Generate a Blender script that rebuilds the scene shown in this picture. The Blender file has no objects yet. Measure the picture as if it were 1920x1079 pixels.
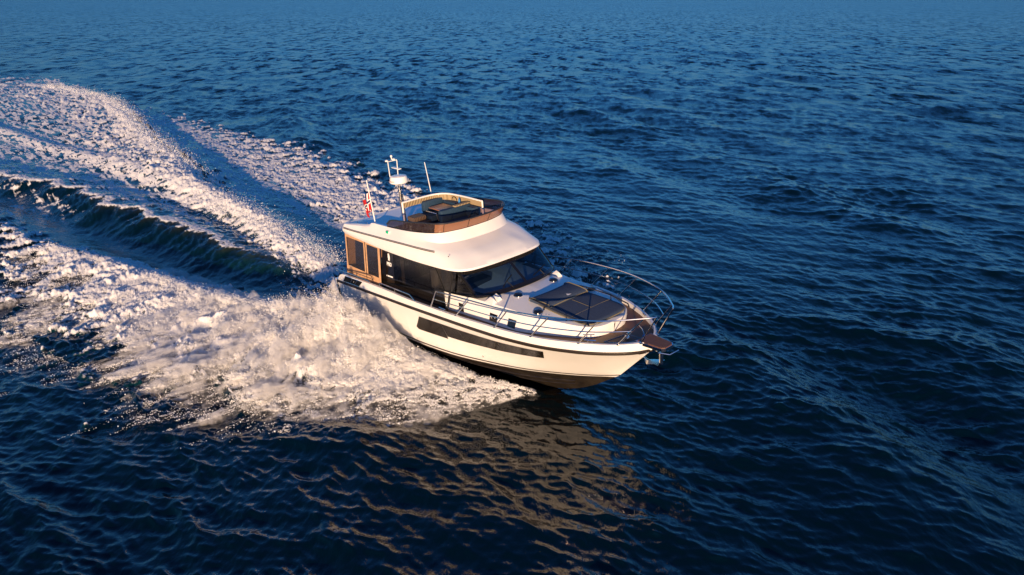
import bpy, math, random
import numpy as np
from mathutils import Matrix, Vector
random.seed(7); RNG = np.random.default_rng(11)
scene = bpy.context.scene
COL = scene.collection
# ------------------------------------------------------------------ camera, sky, sun, exposure
cam_d = bpy.data.cameras.new("camera"); cam = bpy.data.objects.new("camera", cam_d); COL.objects.link(cam)
CAM_H = 9.727
cam.location = (0, 0, CAM_H)
cam.rotation_euler = (math.radians(90 - 21.313), 0, 0)
cam_d.sensor_fit = 'HORIZONTAL'; cam_d.sensor_width = 36
cam_d.lens = 36 * 1393.09 / 1920
cam_d.clip_start = 0.5; cam_d.clip_end = 60000
scene.camera = cam
SUN_EL, SUN_AZ = 8.0, 182.5          # the sun stands low behind the camera; compass azimuth from +Y
world = bpy.data.worlds.new("World"); scene.world = world; world.use_nodes = True
wn = world.node_tree.nodes; wl = world.node_tree.links
sky = wn.new('ShaderNodeTexSky'); sky.sky_type = 'NISHITA'; sky.sun_disc = False
sky.sun_elevation = math.radians(SUN_EL); sky.sun_rotation = math.radians(SUN_AZ)
sky.air_density = 1.0; sky.dust_density = 0.0; sky.ozone_density = 7.0
wl.new(sky.outputs[0], wn['Background'].inputs[0]); wn['Background'].inputs[1].default_value = 0.105
sun_d = bpy.data.lights.new("sun", 'SUN'); sun = bpy.data.objects.new("sun", sun_d); COL.objects.link(sun)
sun_d.energy = 5.0; sun_d.angle = math.radians(0.6); sun_d.color = (1.0, 0.68, 0.41)
_el, _az = math.radians(SUN_EL), math.radians(SUN_AZ)
SUN_DIR = Vector((math.sin(_az) * math.cos(_el), math.cos(_az) * math.cos(_el), math.sin(_el)))
sun.rotation_euler = SUN_DIR.to_track_quat('Z', 'Y').to_euler()
sun.location = SUN_DIR * 60
scene.view_settings.view_transform = 'Standard'; scene.view_settings.look = 'None'
scene.view_settings.exposure = 0.62; scene.view_settings.gamma = 1.0
scene.cycles.max_bounces = 8; scene.cycles.transparent_max_bounces = 16
scene.cycles.use_denoising = True; scene.cycles.volume_bounces = 3; scene.cycles.volume_max_steps = 256

# ------------------------------------------------------------------ materials
def mat(name, col, rough=.5, metal=0., spec=.5, coat=0., ior=None):
    m = bpy.data.materials.new(name); m.use_nodes = True
    b = m.node_tree.nodes['Principled BSDF']
    b.inputs['Base Color'].default_value = (*col, 1); b.inputs['Roughness'].default_value = rough
    b.inputs['Metallic'].default_value = metal; b.inputs['Specular IOR Level'].default_value = spec
    b.inputs['Coat Weight'].default_value = coat
    if ior: b.inputs['IOR'].default_value = ior
    return m
def node(m, t, **kw):
    n = m.node_tree.nodes.new(t)
    for k, v in kw.items(): setattr(n, k, v)
    return n
def link(m, a, b): m.node_tree.links.new(a, b)
def noisy(m, scale, c1, c2, bump=0., stretch=(1, 1, 1), detail=4):
    b = m.node_tree.nodes['Principled BSDF']
    tc = node(m, 'ShaderNodeTexCoord'); mp = node(m, 'ShaderNodeMapping'); mp.inputs['Scale'].default_value = stretch
    nz = node(m, 'ShaderNodeTexNoise'); nz.inputs['Scale'].default_value = scale; nz.inputs['Detail'].default_value = detail
    rp = node(m, 'ShaderNodeValToRGB'); rp.color_ramp.elements[0].position = .35; rp.color_ramp.elements[1].position = .65
    rp.color_ramp.elements[0].color = (*c1, 1); rp.color_ramp.elements[1].color = (*c2, 1)
    link(m, tc.outputs['Object'], mp.inputs[0]); link(m, mp.outputs[0], nz.inputs[0]); link(m, nz.outputs[0], rp.inputs[0])
    link(m, rp.outputs[0], b.inputs['Base Color'])
    if bump:
        bp = node(m, 'ShaderNodeBump'); bp.inputs['Strength'].default_value = bump; bp.inputs['Distance'].default_value = .01
        link(m, nz.outputs[0], bp.inputs['Height']); link(m, bp.outputs[0], b.inputs['Normal'])
    return m
WHITE = noisy(mat('gelcoat_white', (.8, .8, .79), .22, coat=.3), 1.5, (.79, .785, .77), (.83, .825, .815))
NONSKID = noisy(mat('nonskid_white', (.7, .7, .7), .6), 60, (.66, .66, .65), (.74, .74, .73), bump=.3)
DARKHULL = noisy(mat('antifouling_dark', (.02, .016, .013), .3), 3, (.014, .011, .009), (.03, .024, .018))
RUBBER = mat('rub_rail_dark', (.022, .016, .013), .35)
BLACK = mat('black_gloss_panel', (.008, .007, .007), .12, coat=.5)
TEAK = mat('teak_planks', (.2, .1, .05), .55)
def _teak():
    m = TEAK; b = m.node_tree.nodes['Principled BSDF']
    tc = node(m, 'ShaderNodeTexCoord'); mp = node(m, 'ShaderNodeMapping'); mp.inputs['Scale'].default_value = (1.2, 14, 14)
    nz = node(m, 'ShaderNodeTexNoise'); nz.inputs['Scale'].default_value = 3; nz.inputs['Detail'].default_value = 5
    rp = node(m, 'ShaderNodeValToRGB'); rp.color_ramp.elements[0].color = (.085, .036, .017, 1); rp.color_ramp.elements[1].color = (.19, .085, .042, 1)
    sp = node(m, 'ShaderNodeSeparateXYZ'); mu = node(m, 'ShaderNodeMath', operation='MULTIPLY'); mu.inputs[1].default_value = 18
    fr = node(m, 'ShaderNodeMath', operation='FRACT'); lt = node(m, 'ShaderNodeMath', operation='GREATER_THAN'); lt.inputs[1].default_value = .1
    mx = node(m, 'ShaderNodeMix', data_type='RGBA'); mx.inputs[6].default_value = (.03, .02, .015, 1)
    link(m, tc.outputs['Object'], mp.inputs[0]); link(m, mp.outputs[0], nz.inputs[0]); link(m, nz.outputs[0], rp.inputs[0])
    link(m, tc.outputs['Object'], sp.inputs[0]); link(m, sp.outputs[1], mu.inputs[0]); link(m, mu.outputs[0], fr.inputs[0]); link(m, fr.outputs[0], lt.inputs[0])
    link(m, lt.outputs[0], mx.inputs[0]); link(m, rp.outputs[0], mx.inputs[7]); link(m, mx.outputs[2], b.inputs['Base Color'])
_teak()
TABLE = noisy(mat('table_wood', (.24, .1, .06), .35, coat=.2), 4, (.2, .08, .045), (.3, .14, .08), stretch=(1, 8, 8))
CHROME = mat('polished_steel', (.78, .77, .75), .16, metal=1.)
GREYMETAL = mat('dark_anodised_rail', (.05, .05, .055), .3, metal=.6)
NAVY = noisy(mat('navy_cushion', (.008, .035, .075), .75), 25, (.006, .028, .062), (.012, .045, .095), bump=.15)
PADGREY = noisy(mat('sunpad_charcoal', (.028, .042, .07), .85), 30, (.026, .045, .085), (.038, .062, .112), bump=.15)
TAN = noisy(mat('tan_canvas', (.5, .33, .2), .8), 12, (.50, .29, .155), (.60, .36, .20), bump=.1)
QUILT = mat('quilted_beige', (.33, .25, .14), .8)
def _quilt():
    m = QUILT; b = m.node_tree.nodes['Principled BSDF']
    tc = node(m, 'ShaderNodeTexCoord'); w = node(m, 'ShaderNodeTexWave'); w.bands_direction = 'Y'; w.inputs['Scale'].default_value = 5.5; w.inputs['Distortion'].default_value = .4
    bp = node(m, 'ShaderNodeBump'); bp.inputs['Strength'].default_value = .8; bp.inputs['Distance'].default_value = .03
    link(m, tc.outputs['Object'], w.inputs[0]); link(m, w.outputs[1], bp.inputs['Height']); link(m, bp.outputs[0], b.inputs['Normal'])
_quilt()
CREAM = mat('cream_leather', (.62, .56, .48), .6)
INTERIOR = noisy(mat('interior_wood', (.2, .12, .07), .5), 3, (.16, .09, .05), (.25, .15, .09))
DARKINT = mat('dark_dash', (.03, .03, .035), .55)
PAINTRED = mat('flag_red', (.42, .008, .015), .8); PAINTBLUE = mat('flag_blue', (.005, .012, .09), .8); PAINTWHITE = mat('flag_white', (.8, .8, .8), .8)
GREEN = mat('green_lens', (.0, .45, .22), .2); DECAL = mat('decal_white', (.85, .85, .83), .5); REDINK = mat('decal_red', (.5, .06, .04), .5)
PIPING = mat('olive_piping', (.16, .14, .09), .8); SEAM = mat('black_trim', (.008, .008, .008), .5, spec=.2)
HANDRAIL = mat('bronze_handrail', (.12, .08, .06), .35, metal=.3)
BLUEROPE = mat('blue_strap', (.03, .2, .5), .6)
def glass(name, tint, fres=1.0, rough=.02, diffuse=None, dmix=0.):
    m = bpy.data.materials.new(name); m.use_nodes = True; nt = m.node_tree; nt.nodes.clear()
    out = node(m, 'ShaderNodeOutputMaterial'); tr = node(m, 'ShaderNodeBsdfTransparent'); tr.inputs[0].default_value = (*tint, 1)
    gl = node(m, 'ShaderNodeBsdfGlossy'); gl.inputs['Roughness'].default_value = rough; gl.inputs[0].default_value = (.95, .97, 1, 1)
    ge = node(m, 'ShaderNodeNewGeometry'); dt = node(m, 'ShaderNodeVectorMath', operation='DOT_PRODUCT'); link(m, ge.outputs['Incoming'], dt.inputs[0]); link(m, ge.outputs['Normal'], dt.inputs[1])
    ab = node(m, 'ShaderNodeMath', operation='ABSOLUTE'); link(m, dt.outputs['Value'], ab.inputs[0]); iv = node(m, 'ShaderNodeMath', operation='SUBTRACT'); iv.inputs[0].default_value = 1; link(m, ab.outputs[0], iv.inputs[1])
    pw = node(m, 'ShaderNodeMath', operation='POWER'); pw.inputs[1].default_value = 5; link(m, iv.outputs[0], pw.inputs[0]); fr = node(m, 'ShaderNodeMath', operation='MULTIPLY_ADD'); fr.inputs[1].default_value = .95; fr.inputs[2].default_value = .05; link(m, pw.outputs[0], fr.inputs[0])
    mx = node(m, 'ShaderNodeMixShader'); src = tr.outputs[0]
    if diffuse:
        df = node(m, 'ShaderNodeBsdfDiffuse'); df.inputs[0].default_value = (*diffuse, 1)
        md = node(m, 'ShaderNodeMixShader'); md.inputs[0].default_value = dmix
        link(m, src, md.inputs[1]); link(m, df.outputs[0], md.inputs[2]); src = md.outputs[0]
    link(m, fr.outputs[0], mx.inputs[0]); link(m, src, mx.inputs[1]); link(m, gl.outputs[0], mx.inputs[2]); link(m, mx.outputs[0], out.inputs[0])
    return m
WSGLASS = glass('windscreen_glass', (.30, .42, .55))
SIDEGLASS = glass('tinted_side_glass', (.17, .165, .17))
HULLGLASS = mat('hull_window_glass', (.012, .009, .007), .14, spec=.35)
FLYLIT = glass('smoked_acrylic_sunlit', (.5, .32, .22), diffuse=(.52, .24, .13), dmix=.42)  # front pane: sunlit orange look painted into the diffuse colour
FLYDARK = glass('smoked_acrylic_unlit', (.34, .27, .26), diffuse=(.2, .1, .07), dmix=.10)  # same acrylic as the front, darker copy for the unlit-looking sides
VINYL = glass('clear_vinyl', (.5, .47, .45), rough=.1, diffuse=(.2, .18, .17), dmix=.12)

# ------------------------------------------------------------------ geometry helpers (boat frame: x forward, y to port, z up)
BOAT_T = (-4.22135, 23.82961, 0.0)
_cy, _sy = math.cos(-.841268), math.sin(-.841268); _cp, _sp = math.cos(.0291484), math.sin(.0291484); _cr, _sr = math.cos(.0584688), math.sin(.0584688)
BOAT_R = np.array([[_cy, -_sy, 0], [_sy, _cy, 0], [0, 0, 1]]) @ np.array([[_cp, 0, -_sp], [0, 1, 0], [_sp, 0, _cp]]) @ np.array([[1, 0, 0], [0, _cr, -_sr], [0, _sr, _cr]])
BOAT_M = Matrix([list(r) + [t] for r, t in zip(BOAT_R.tolist(), BOAT_T)] + [[0, 0, 0, 1]])

def obj(name, V, F, m, parent=None, smooth=True, ang=35, mats=None, midx=None):
    me = bpy.data.meshes.new(name); me.from_pydata([tuple(map(float, v)) for v in V], [], F); me.update()
    for mm in (mats or [m]): me.materials.append(mm)
    if midx is not None: me.polygons.foreach_set('material_index', np.array(midx, np.int32))
    if smooth:
        me.polygons.foreach_set('use_smooth', np.ones(len(me.polygons), bool))
        me.set_sharp_from_angle(angle=math.radians(ang))
    o = bpy.data.objects.new(name, me); COL.objects.link(o)
    if parent: o.parent = parent
    return o
class MB:
    def __init__(s): s.V = []; s.F = []; s.I = []; s.mi = 0
    def add(s, V, F):
        n = len(s.V); s.V += [tuple(v) for v in V]; s.F += [tuple(i + n for i in f) for f in F]; s.I += [s.mi] * len(F); return s
    def box(s, x0, x1, y0, y1, z0, z1):
        return s.add([(x, y, z) for x in (x0, x1) for y in (y0, y1) for z in (z0, z1)],
                     [(0, 1, 3, 2), (4, 6, 7, 5), (0, 4, 5, 1), (2, 3, 7, 6), (0, 2, 6, 4), (1, 5, 7, 3)])
    def rbox(s, x0, x1, y0, y1, z0, z1, r=.03, R=Matrix.Identity(3), c=None):
        """box with rounded (twice chamfered) edges"""
        import itertools
        c0 = Vector(((x0 + x1) / 2, (y0 + y1) / 2, (z0 + z1) / 2)); h = Vector(((x1 - x0) / 2, (y1 - y0) / 2, (z1 - z0) / 2))
        r = min(r, .98 * min(h)); n = 3
        prof = []
        for a in range(4 * n):   # horizontal rounded rectangle directions
            q = a // n; th = (math.pi / 2) * (q + (a % n) / (n - 1))
            sx, sy = [(1, 1), (-1, 1), (-1, -1), (1, -1)][q]
            prof.append((sx * (h.x - r), sy * (h.y - r), math.cos(th), math.sin(th)))
        rings = []
        for lv in range(-n + 1, n):
            if lv == 0: continue
            sg = 1 if lv > 0 else -1; ph = (math.pi / 2) * ((abs(lv) - 1) / (n - 1))
            rings.append([(px + r * math.cos(ph) * cx, py + r * math.cos(ph) * cy, sg * (h.z - r) + sg * r * math.sin(ph)) for px, py, cx, cy in prof])
        V = [R @ Vector(v) + (Vector(c) if c else c0) for rg in rings for v in rg]; m = len(prof); F = []
        for k in range(len(rings) - 1):
            for i in range(m): j = (i + 1) % m; F.append((k * m + i, k * m + j, (k + 1) * m + j, (k + 1) * m + i))
        F.append(tuple(range(m - 1, -1, -1))); F.append(tuple((len(rings) - 1) * m + i for i in range(m)))
        return s.add(V, F)
    def tube(s, P, r, n=8, closed=False):
        P = [Vector(p) for p in P]; V = []; F = []; N = len(P); up = None
        for i, p in enumerate(P):
            a = P[(i - 1) % N] if (i > 0 or closed) else p; b = P[(i + 1) % N] if (i < N - 1 or closed) else p
            t = (b - a).normalized()
            if up is None: up = Vector((0, 0, 1)) if abs(t.z) < .9 else Vector((1, 0, 0))
            s1 = t.cross(up).normalized(); up = s1.cross(t).normalized()
            rr = r[i] if hasattr(r, '__len__') else r
            for k in range(n):
                a_ = 2 * math.pi * k / n; V.append(p + rr * (math.cos(a_) * s1 + math.sin(a_) * up))
        M = N if closed else N - 1
        for i in range(M):
            for k in range(n): F.append((i * n + k, i * n + (k + 1) % n, ((i + 1) % N) * n + (k + 1) % n, ((i + 1) % N) * n + k))
        if not closed: F.append(tuple(range(n - 1, -1, -1))); F.append(tuple((N - 1) * n + k for k in range(n)))
        return s.add(V, F)
    def lathe(s, c, prof, n=20, axis=None):
        V = []; F = []; c = Vector(c); R = Vector((0, 0, 1)).rotation_difference(Vector(axis).normalized()).to_matrix() if axis else Matrix.Identity(3)
        for r, z in prof:
            for k in range(n): a = 2 * math.pi * k / n; V.append(c + R @ Vector((r * math.cos(a), r * math.sin(a), z)))
        for i in range(len(prof) - 1):
            for k in range(n): F.append((i * n + k, i * n + (k + 1) % n, (i + 1) * n + (k + 1) % n, (i + 1) * n + k))
        F.append(tuple(range(n - 1, -1, -1))); F.append(tuple((len(prof) - 1) * n + k for k in range(n)))
        return s.add(V, F)
    def loft(s, curves, flip=False):
        m = len(curves[0]); F = []
        for k in range(len(curves) - 1):
            for i in range(m - 1):
                f = (k * m + i, k * m + i + 1, (k + 1) * m + i + 1, (k + 1) * m + i); F.append(f[::-1] if flip else f)
        return s.add([tuple(p) for c in curves for p in c], F)
    def plate(s, P, n, th):
        """closed polygon P extruded by th along n"""
        n = Vector(n); m = len(P); V = [Vector(p) for p in P] + [Vector(p) + n * th for p in P]
        return s.add(V, [tuple(range(m - 1, -1, -1)), tuple(range(m, 2 * m))] + [(i, (i + 1) % m, (i + 1) % m + m, i + m) for i in range(m)])
    def build(s, name, m, parent=None, **k):
        return obj(name, s.V, s.F, m, parent, midx=s.I if k.get('mats') else None, **k)
def pchip(t, X, tt):
    t = np.asarray(t, float); X = np.asarray(X, float)
    if X.ndim == 1: X = X[:, None]; one = True
    else: one = False
    h = np.diff(t); d = np.diff(X, axis=0) / h[:, None]; m = np.zeros_like(X)
    m[0] = d[0]; m[-1] = d[-1]
    for i in range(1, len(t) - 1):
        w1 = 2 * h[i] + h[i - 1]; w2 = h[i] + 2 * h[i - 1]; ok = d[i - 1] * d[i] > 0
        with np.errstate(divide='ignore', invalid='ignore'): v = (w1 + w2) / (w1 / d[i - 1] + w2 / d[i])
        m[i] = np.where(ok, v, 0)
    k = np.clip(np.searchsorted(t, tt, side='right') - 1, 0, len(t) - 2); u = ((tt - t[k]) / h[k])[:, None]; hh = h[k][:, None]
    r = (2 * u**3 - 3 * u**2 + 1) * X[k] + (u**3 - 2 * u**2 + u) * hh * m[k] + (-2 * u**3 + 3 * u**2) * X[k + 1] + (u**3 - u**2) * hh * m[k + 1]
    return r[:, 0] if one else r
def curve(P, n=60):
    P = np.array(P, float); t = np.concatenate([[0], np.cumsum(np.linalg.norm(np.diff(P, axis=0), axis=1))]); t /= t[-1]
    return pchip(t, P, np.linspace(0, 1, n))
def mir(c): return np.asarray(c) * [1, -1, 1]
def catrom(P, k=6):
    P = [np.array(p, float) for p in P]; out = []
    for i in range(len(P) - 1):
        a = P[max(i - 1, 0)]; b = P[i]; c = P[i + 1]; d = P[min(i + 2, len(P) - 1)]
        for u in np.arange(k) / k: out.append(.5 * ((2 * b) + (-a + c) * u + (2 * a - 5 * b + 4 * c - d) * u**2 + (-a + 3 * b - 3 * c + d) * u**3))
    out.append(P[-1]); return np.array(out)

# ================================================================== SEA
def make_tile(n, beta, seed, lo=1.5):
    r = np.random.default_rng(seed); f = np.fft.rfft2(r.standard_normal((n, n)))
    kx = np.fft.fftfreq(n, 1 / n)[:, None]; ky = np.fft.rfftfreq(n, 1 / n)[None]; k = np.hypot(kx, ky); k[0, 0] = 1
    f *= np.where(k < lo, 0, k ** (-beta / 2 - .5)); t = np.fft.irfft2(f, s=(n, n)); return (t / t.std()).astype(np.float32)
T1 = make_tile(512, 2.3, 3, 5); T2 = make_tile(512, 2.3, 5, 5); T3 = make_tile(512, 2.2, 8, 3)
def smp(T, x, y, size):
    """periodic bilinear lookup; size = metres covered by the tile"""
    n = T.shape[0]; u = (x / size * n) % n; v = (y / size * n) % n
    i = np.floor(u).astype(np.int32) % n; j = np.floor(v).astype(np.int32) % n; fu = (u - np.floor(u)).astype(np.float32); fv = (v - np.floor(v)).astype(np.float32)
    fu = fu * fu * (3 - 2 * fu); fv = fv * fv * (3 - 2 * fv)
    i2 = (i + 1) % n; j2 = (j + 1) % n
    return (T[i, j] * (1 - fu) + T[i2, j] * fu) * (1 - fv) + (T[i, j2] * (1 - fu) + T[i2, j2] * fu) * fv
def sst(a, b, x): t = np.clip((x - a) / (b - a), 0, 1); return t * t * (3 - 2 * t)
def gs(x, w): return np.exp(-(x / w) ** 2)
def it(x, pts): p = sorted(pts); return np.interp(x, [a for a, _ in p], [b for _, b in p])

# outlines of the wake in boat coordinates (x ahead of the transom, y to port)
OUT = [(8.35, .25), (8.1, 1.0), (7.7, 2.4), (7.0, 4.1), (6.2, 5.3), (5, 6.2), (4, 6.6), (2.8, 7.2), (1, 7.8), (-2, 8.8), (-5, 9.6), (-9, 9.2), (-12, 8.9), (-15, 9.2), (-20, 9.8), (-27, 10.2), (-36, 9.8), (-45, 9.0), (-55, 8.4), (-90, 9.5)]
INN = [(8.4, .0), (6, .8), (4, 1.5), (2, 2.05), (0, 2.35), (-1, 2.75), (-3.4, 3.3), (-7, 3.8), (-9.3, 4.3), (-12, 4.6), (-18, 5.4), (-27, 5.8), (-39, 7.1), (-60, 7.6), (-90, 8.2)]
INS = [(8.4, .0), (6, .8), (4, 1.5), (2, 2.05), (0, 2.35), (-1, 2.75), (-3.4, 3.5), (-5.2, 3.8), (-7, 4.2), (-9.3, 4.8), (-11.2, 5.9), (-14, 6.6), (-16.5, 7.3), (-19, 7.9), (-30, 8.6), (-60, 9), (-90, 9)]
CRY = [(8.3, .15), (7.5, .95), (6, 1.95), (5, 2.45), (4, 2.9), (3, 3.05), (1.5, 3.1), (0, 3.6), (-2, 4.4), (-5, 5.2), (-10, 6.3), (-15, 7.8), (-25, 9.0), (-40, 9.2)]
CRH = [(8.4, .02), (7.5, .12), (6.5, .22), (5, .5), (4.2, .9), (3.5, 1.22), (2.8, 1.42), (1.9, 1.34), (1, 1.05), (0, .78), (-1, .60), (-3, .50), (-6, .42), (-10, .34), (-16, .26), (-30, .18), (-60, .1)]
RIDGE1 = [(-2.5, -.5), (-5, -1.3), (-8, -2.1), (-11.3, -2.5), (-14.3, -3.1), (-18.8, -3.9), (-22.4, -4.4), (-25.3, -5.1), (-30, -6.5), (-45, -9.5), (-90, -16)]
RIDGEB = [(-15, .3), (-19.6, .7), (-25.6, 1.7), (-30.8, 2.3), (-37, 2.9), (-45.7, 4.6), (-57, 6.3), (-67, 6.2), (-88, 5.5)]
def fans(x, ya):
    """folds of the spray sheet, running outwards and aft from the chine"""
    u = x + .42 * ya
    return .6 * smp(T1, u * 1.0, ya * .22 + 3., 8.5) + .4 * smp(T2, u * 1.0, ya * .3, 4.)
def boat_xy(X, Y):
    dx = X - BOAT_T[0]; dy = Y - BOAT_T[1]
    return dx * BOAT_R[0, 0] + dy * BOAT_R[1, 0], dx * BOAT_R[0, 1] + dy * BOAT_R[1, 1] * 1.0017

def wake(X, Y):
    """height, foam cover 0..1, aerated colour 0..1, damping of the ambient waves"""
    x, y = boat_xy(X, Y)
    n_big = smp(T3, X, Y, 23.); n_mid = smp(T1, X + 5, Y, 11.); n_small = smp(T2, X, Y + 3, 5.3); n_fine = smp(T1, X, Y + 7, 2.4)
    n_tiny = smp(T2, X + 1, Y, 1.15)
    # streaks stretched along the wake
    n_str = smp(T2, x * .35, y * 2.2, 8.); n_str2 = smp(T1, x * .5 + y * .9, y * 1.6, 5.); n_str3 = smp(T2, x * 2.6 - y * 1.5, y * .2 + x * .1, 7.5)
    ya = np.abs(y); stb = (y < 0)
    wob = .38 * n_mid + .22 * n_small + .55 * smp(T2, x * 1.3, ya * .6, 15.) * sst(6, 0, x)
    grow = sst(8.2, 2, x)
    yo = it(x, OUT) + wob * (.35 + 1.0 * grow) + np.where(stb, 0, .2)
    yi = np.where(stb, it(x, INS), it(x, INN)) + .35 * n_mid * grow
    yc = it(x, CRY) + .12 * n_mid * grow; hc = it(x, CRH)
    far = sst(-12, -40, x)
    yi_s = np.where(stb, yi, np.where(x < -7, yi - .6, yi))
    inband = sst(-.05, .35, ya - yi_s + .0) * sst(0, .9, yo - ya) * (x < 8.45)
    # spray wall: steep on the hull side, long apron outside
    q = np.where(ya < yc, sst(0, 1, (ya - yi + .1) / np.maximum(yc - yi + .1, .1)), np.clip(1 - (ya - yc) / np.maximum(yo - yc, .2), 0, 1) ** 1.35)
    fan = fans(x, ya); near = sst(-6, -1, x)
    wall = hc * q * (.64 + .09 * n_mid * grow + .16 * fan * near)
    side_fade = np.where(stb, 1.0, 1.0)
    h = wall * (x < 8.45) * side_fade
    foam_soft = np.where(stb, sst(.0, .50, q + .05 * n_small + .04 * n_fine), 1)
    billow = np.tanh(np.abs(n_mid)) * .45 + np.tanh(np.abs(n_small)) * .40 + (np.tanh(np.abs(n_fine)) * .24 + np.tanh(np.abs(n_tiny)) * .12) * (1 - .6 * sst(8, 18, -x))
    cover_s = it(x, [(8.4, .70), (7, .82), (2, .86), (-2, .88), (-6, .80), (-10, .66), (-14, .58), (-20, .46), (-30, .44), (-50, .34), (-80, .2)])
    wf = 1 - .6 * sst(8, 18, -x); patch = .5 + (.30 - .08 * wf) * n_mid + .20 * n_small + .16 * wf * n_fine + .05 * n_big
    foam = inband * sst(-.14 - .14 * sst(6, 16, -x), .14 + .14 * sst(6, 16, -x), cover_s * 1.15 - .12 - (1 - patch) * .75 + .12)
    edge = sst(0, 1.4, yo - ya)
    foam *= np.clip(.35 + .65 * edge + .35 * n_fine, 0, 1)
    foam *= 1 - sst(-3, 1.5, x) * (1 - sst(.10, .55, q + .16 * n_small + .12 * n_fine)) * .9
    foam *= 1 - .4 * sst(3.8, 6.0, x) - .55 * sst(4.2, 6.8, x) * sst(-.6, .6, n_small + .6 * n_fine)
    foam *= 1 - (1 - foam_soft) * sst(-14, -6, x) * .8
    foam = np.maximum(foam, inband * sst(.30, .60, q) * .85 * sst(-3, -1, x) * sst(6.5, 5, x))
    # ---------------------------------------------------------------- between the bands
    s = -x
    core = sst(-.2, 1.2, s)
    # hollow behind the transom, then the rooster tail
    h = h - .42 * gs(s - 1.0, 3.2) * gs(y, 2.0) * core
    yc0 = it(x, [(-2, -.3), (-7, -.2), (-12, .35), (-18, .4), (-30, .5)])
    hump = it(x, [(-1, 0), (-3, .18), (-6, .42), (-10, .62), (-14, .62), (-18, .42), (-24, .22), (-35, .08)])
    r1 = it(x, RIDGE1); hr1 = it(x, [(-2, 0), (-5, .3), (-9, .5), (-14, .56), (-20, .58), (-27, .52), (-40, .34), (-80, .12)])
    d1 = y - r1 + .16 * smp(T1, x * .6, x * 0 + 2, 14.) + .10 * n_mid + .05 * n_small
    prof1 = np.where(d1 > 0, np.exp(-(d1 / (1.6)) ** 2), np.exp(-(np.abs(d1) / .95) ** 1.35))
    dC = y - yc0
    profC = np.where(dC > 0, gs(dC, .8), gs(dC, 1.3))
    h = h + np.maximum(hr1 * prof1, hump * profC) * core
    # smooth dark hollow on the near side of the ridge
    h = h - .30 * gs(y - (r1 - 2.0), 1.1) * sst(2, 8, s) * sst(60, 25, s)
    # second, farther ridge with a striped lit flank
    rb = it(x, RIDGEB); hb = it(x, [(-14, 0), (-18, .35), (-25, .75), (-40, .95), (-60, .9), (-75, .5), (-90, .1)])
    dB = y - rb + .2 * n_mid
    profB = np.where(dB > 0, gs(dB, 1.2), np.exp(-(np.abs(dB) / np.interp(s, [15, 30, 60], [1.2, 2.6, 4.5])) ** 1.3))
    h = h + hb * profB * (s > 13)
    # wash on the centre line
    fC = sst(.25, .6, profC * it(x, [(-1, .35), (-4, .7), (-9, 1.0), (-17, 1.0), (-22, .6), (-30, .3), (-45, 0)]) * (.95 + .25 * n_small + .2 * n_fine)) * core * sst(-1.6, -.2, dC + .3 * n_small)
    crest1 = gs(d1 - .10, .12 + .006 * s) * sst(5, 10, s) * sst(70, 30, s) * np.clip(.95 + .3 * n_fine, 0, 1)
    r2 = r1 + it(x, [(-5, .8), (-12, 1.2), (-19, 1.6), (-27, 2.2), (-40, 3)]); crest2 = gs(y - r2 + .15 * n_mid, .22) * sst(10, 14, s) * sst(34, 24, s) * np.clip(.6 + .6 * n_small, 0, 1)
    flank = (dB < .25) * sst(.12, .5, profB) * (s > 14) * sst(.12, 1.05, .50 +   .36 * n_str3 + .06 * n_fine + .10 * n_mid + .55 * (gs(dB, .6) - .30))
    crestB = gs(dB - .1, .45) * sst(15, 22, s) * sst(95, 75, s) * np.clip(.8 + .5 * n_fine, 0, 1)
    film = sst(-.3, .5, dB) * sst(12, 18, s) * (ya < yi + 1.0) * sst(.22, .85, .56 + .25 * n_str + .22 * n_fine) * .85
    film2 = sst(.3, 1.2, y - it(x, [(-6, 2.4), (-13, 1.8), (-20, 2.7), (-29, 3.3), (-49, 6)])) * (y < yi + .6) * sst(5, 9, s) * sst(.2, .85, .52 + .3 * n_str + .2 * n_fine) * .85
    cen = sst(-.3, .6, y - r1 - .4) * (dB < 0) * sst(13, 19, s) * sst(.22, .85, .50 + .28 * n_str + .2 * n_fine) * .85
    yd = it(x, [(-14, -.3), (-29, -.6), (-37, -2.1), (-50, -3.3), (-80, -6)]); fD = gs(y - yd + .2 * n_mid, .5 + .01 * s) * sst(18, 24, s) * sst(.3, .6, .5 + .3 * n_small + .2 * n_fine)
    h = h + .22 * gs(y - yd, .7) * sst(18, 26, s)
    low = (d1 < -.2 - .9 * sst(30, 18, s)) * (ya < yi + .5) * sst(15, 22, s) * sst(.2, 1.2, .48 + .20 * n_str + .22 * n_str3 * sst(-3, -1, d1) + .14 * n_fine + .14 * sst(-1.2, -3., d1)) * .55
    face = (d1 < 0) * (d1 > -2.6) * sst(3, 7, s) * sst(30, 16, s) * sst(.7, 1.1, .45 + .30 * n_fine + .25 * n_str2) * .22
    near_hull = sst(0, .8, s) * sst(6, 2, s) * sst(2.9, 1.9, ya) * sst(.35, .95, .45 + .3 * n_str + .25 * n_fine) * .6
    foam = np.maximum.reduce([foam, fC, crest1, crest2, flank, crestB * .95, film, film2, cen, fD, low, near_hull])
    lump = (np.interp(s, [-8, 6, 16, 40], [.5, .5, .34, .26]) + np.where(stb, 0, .30 * sst(6, 14, s))) * foam * (inband * billow * it(x, [(8.4, .02), (6, .05), (3, .10), (0, .18), (-4, .32), (-8, .30), (-16, .24), (-40, .20)]) + (1 - inband) * (1 - crest1) * (1 - flank * .7) * (.25 * billow * .16 + fC * billow * .30))
    lump = lump + foam * .012 * n_tiny + flank * (np.abs(n_str3) * .06)
    h = h + lump
    zone = sst(9.5, 7.5, ya * sst(8.6, 0, x) + 0) * (x < 8.4)
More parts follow.
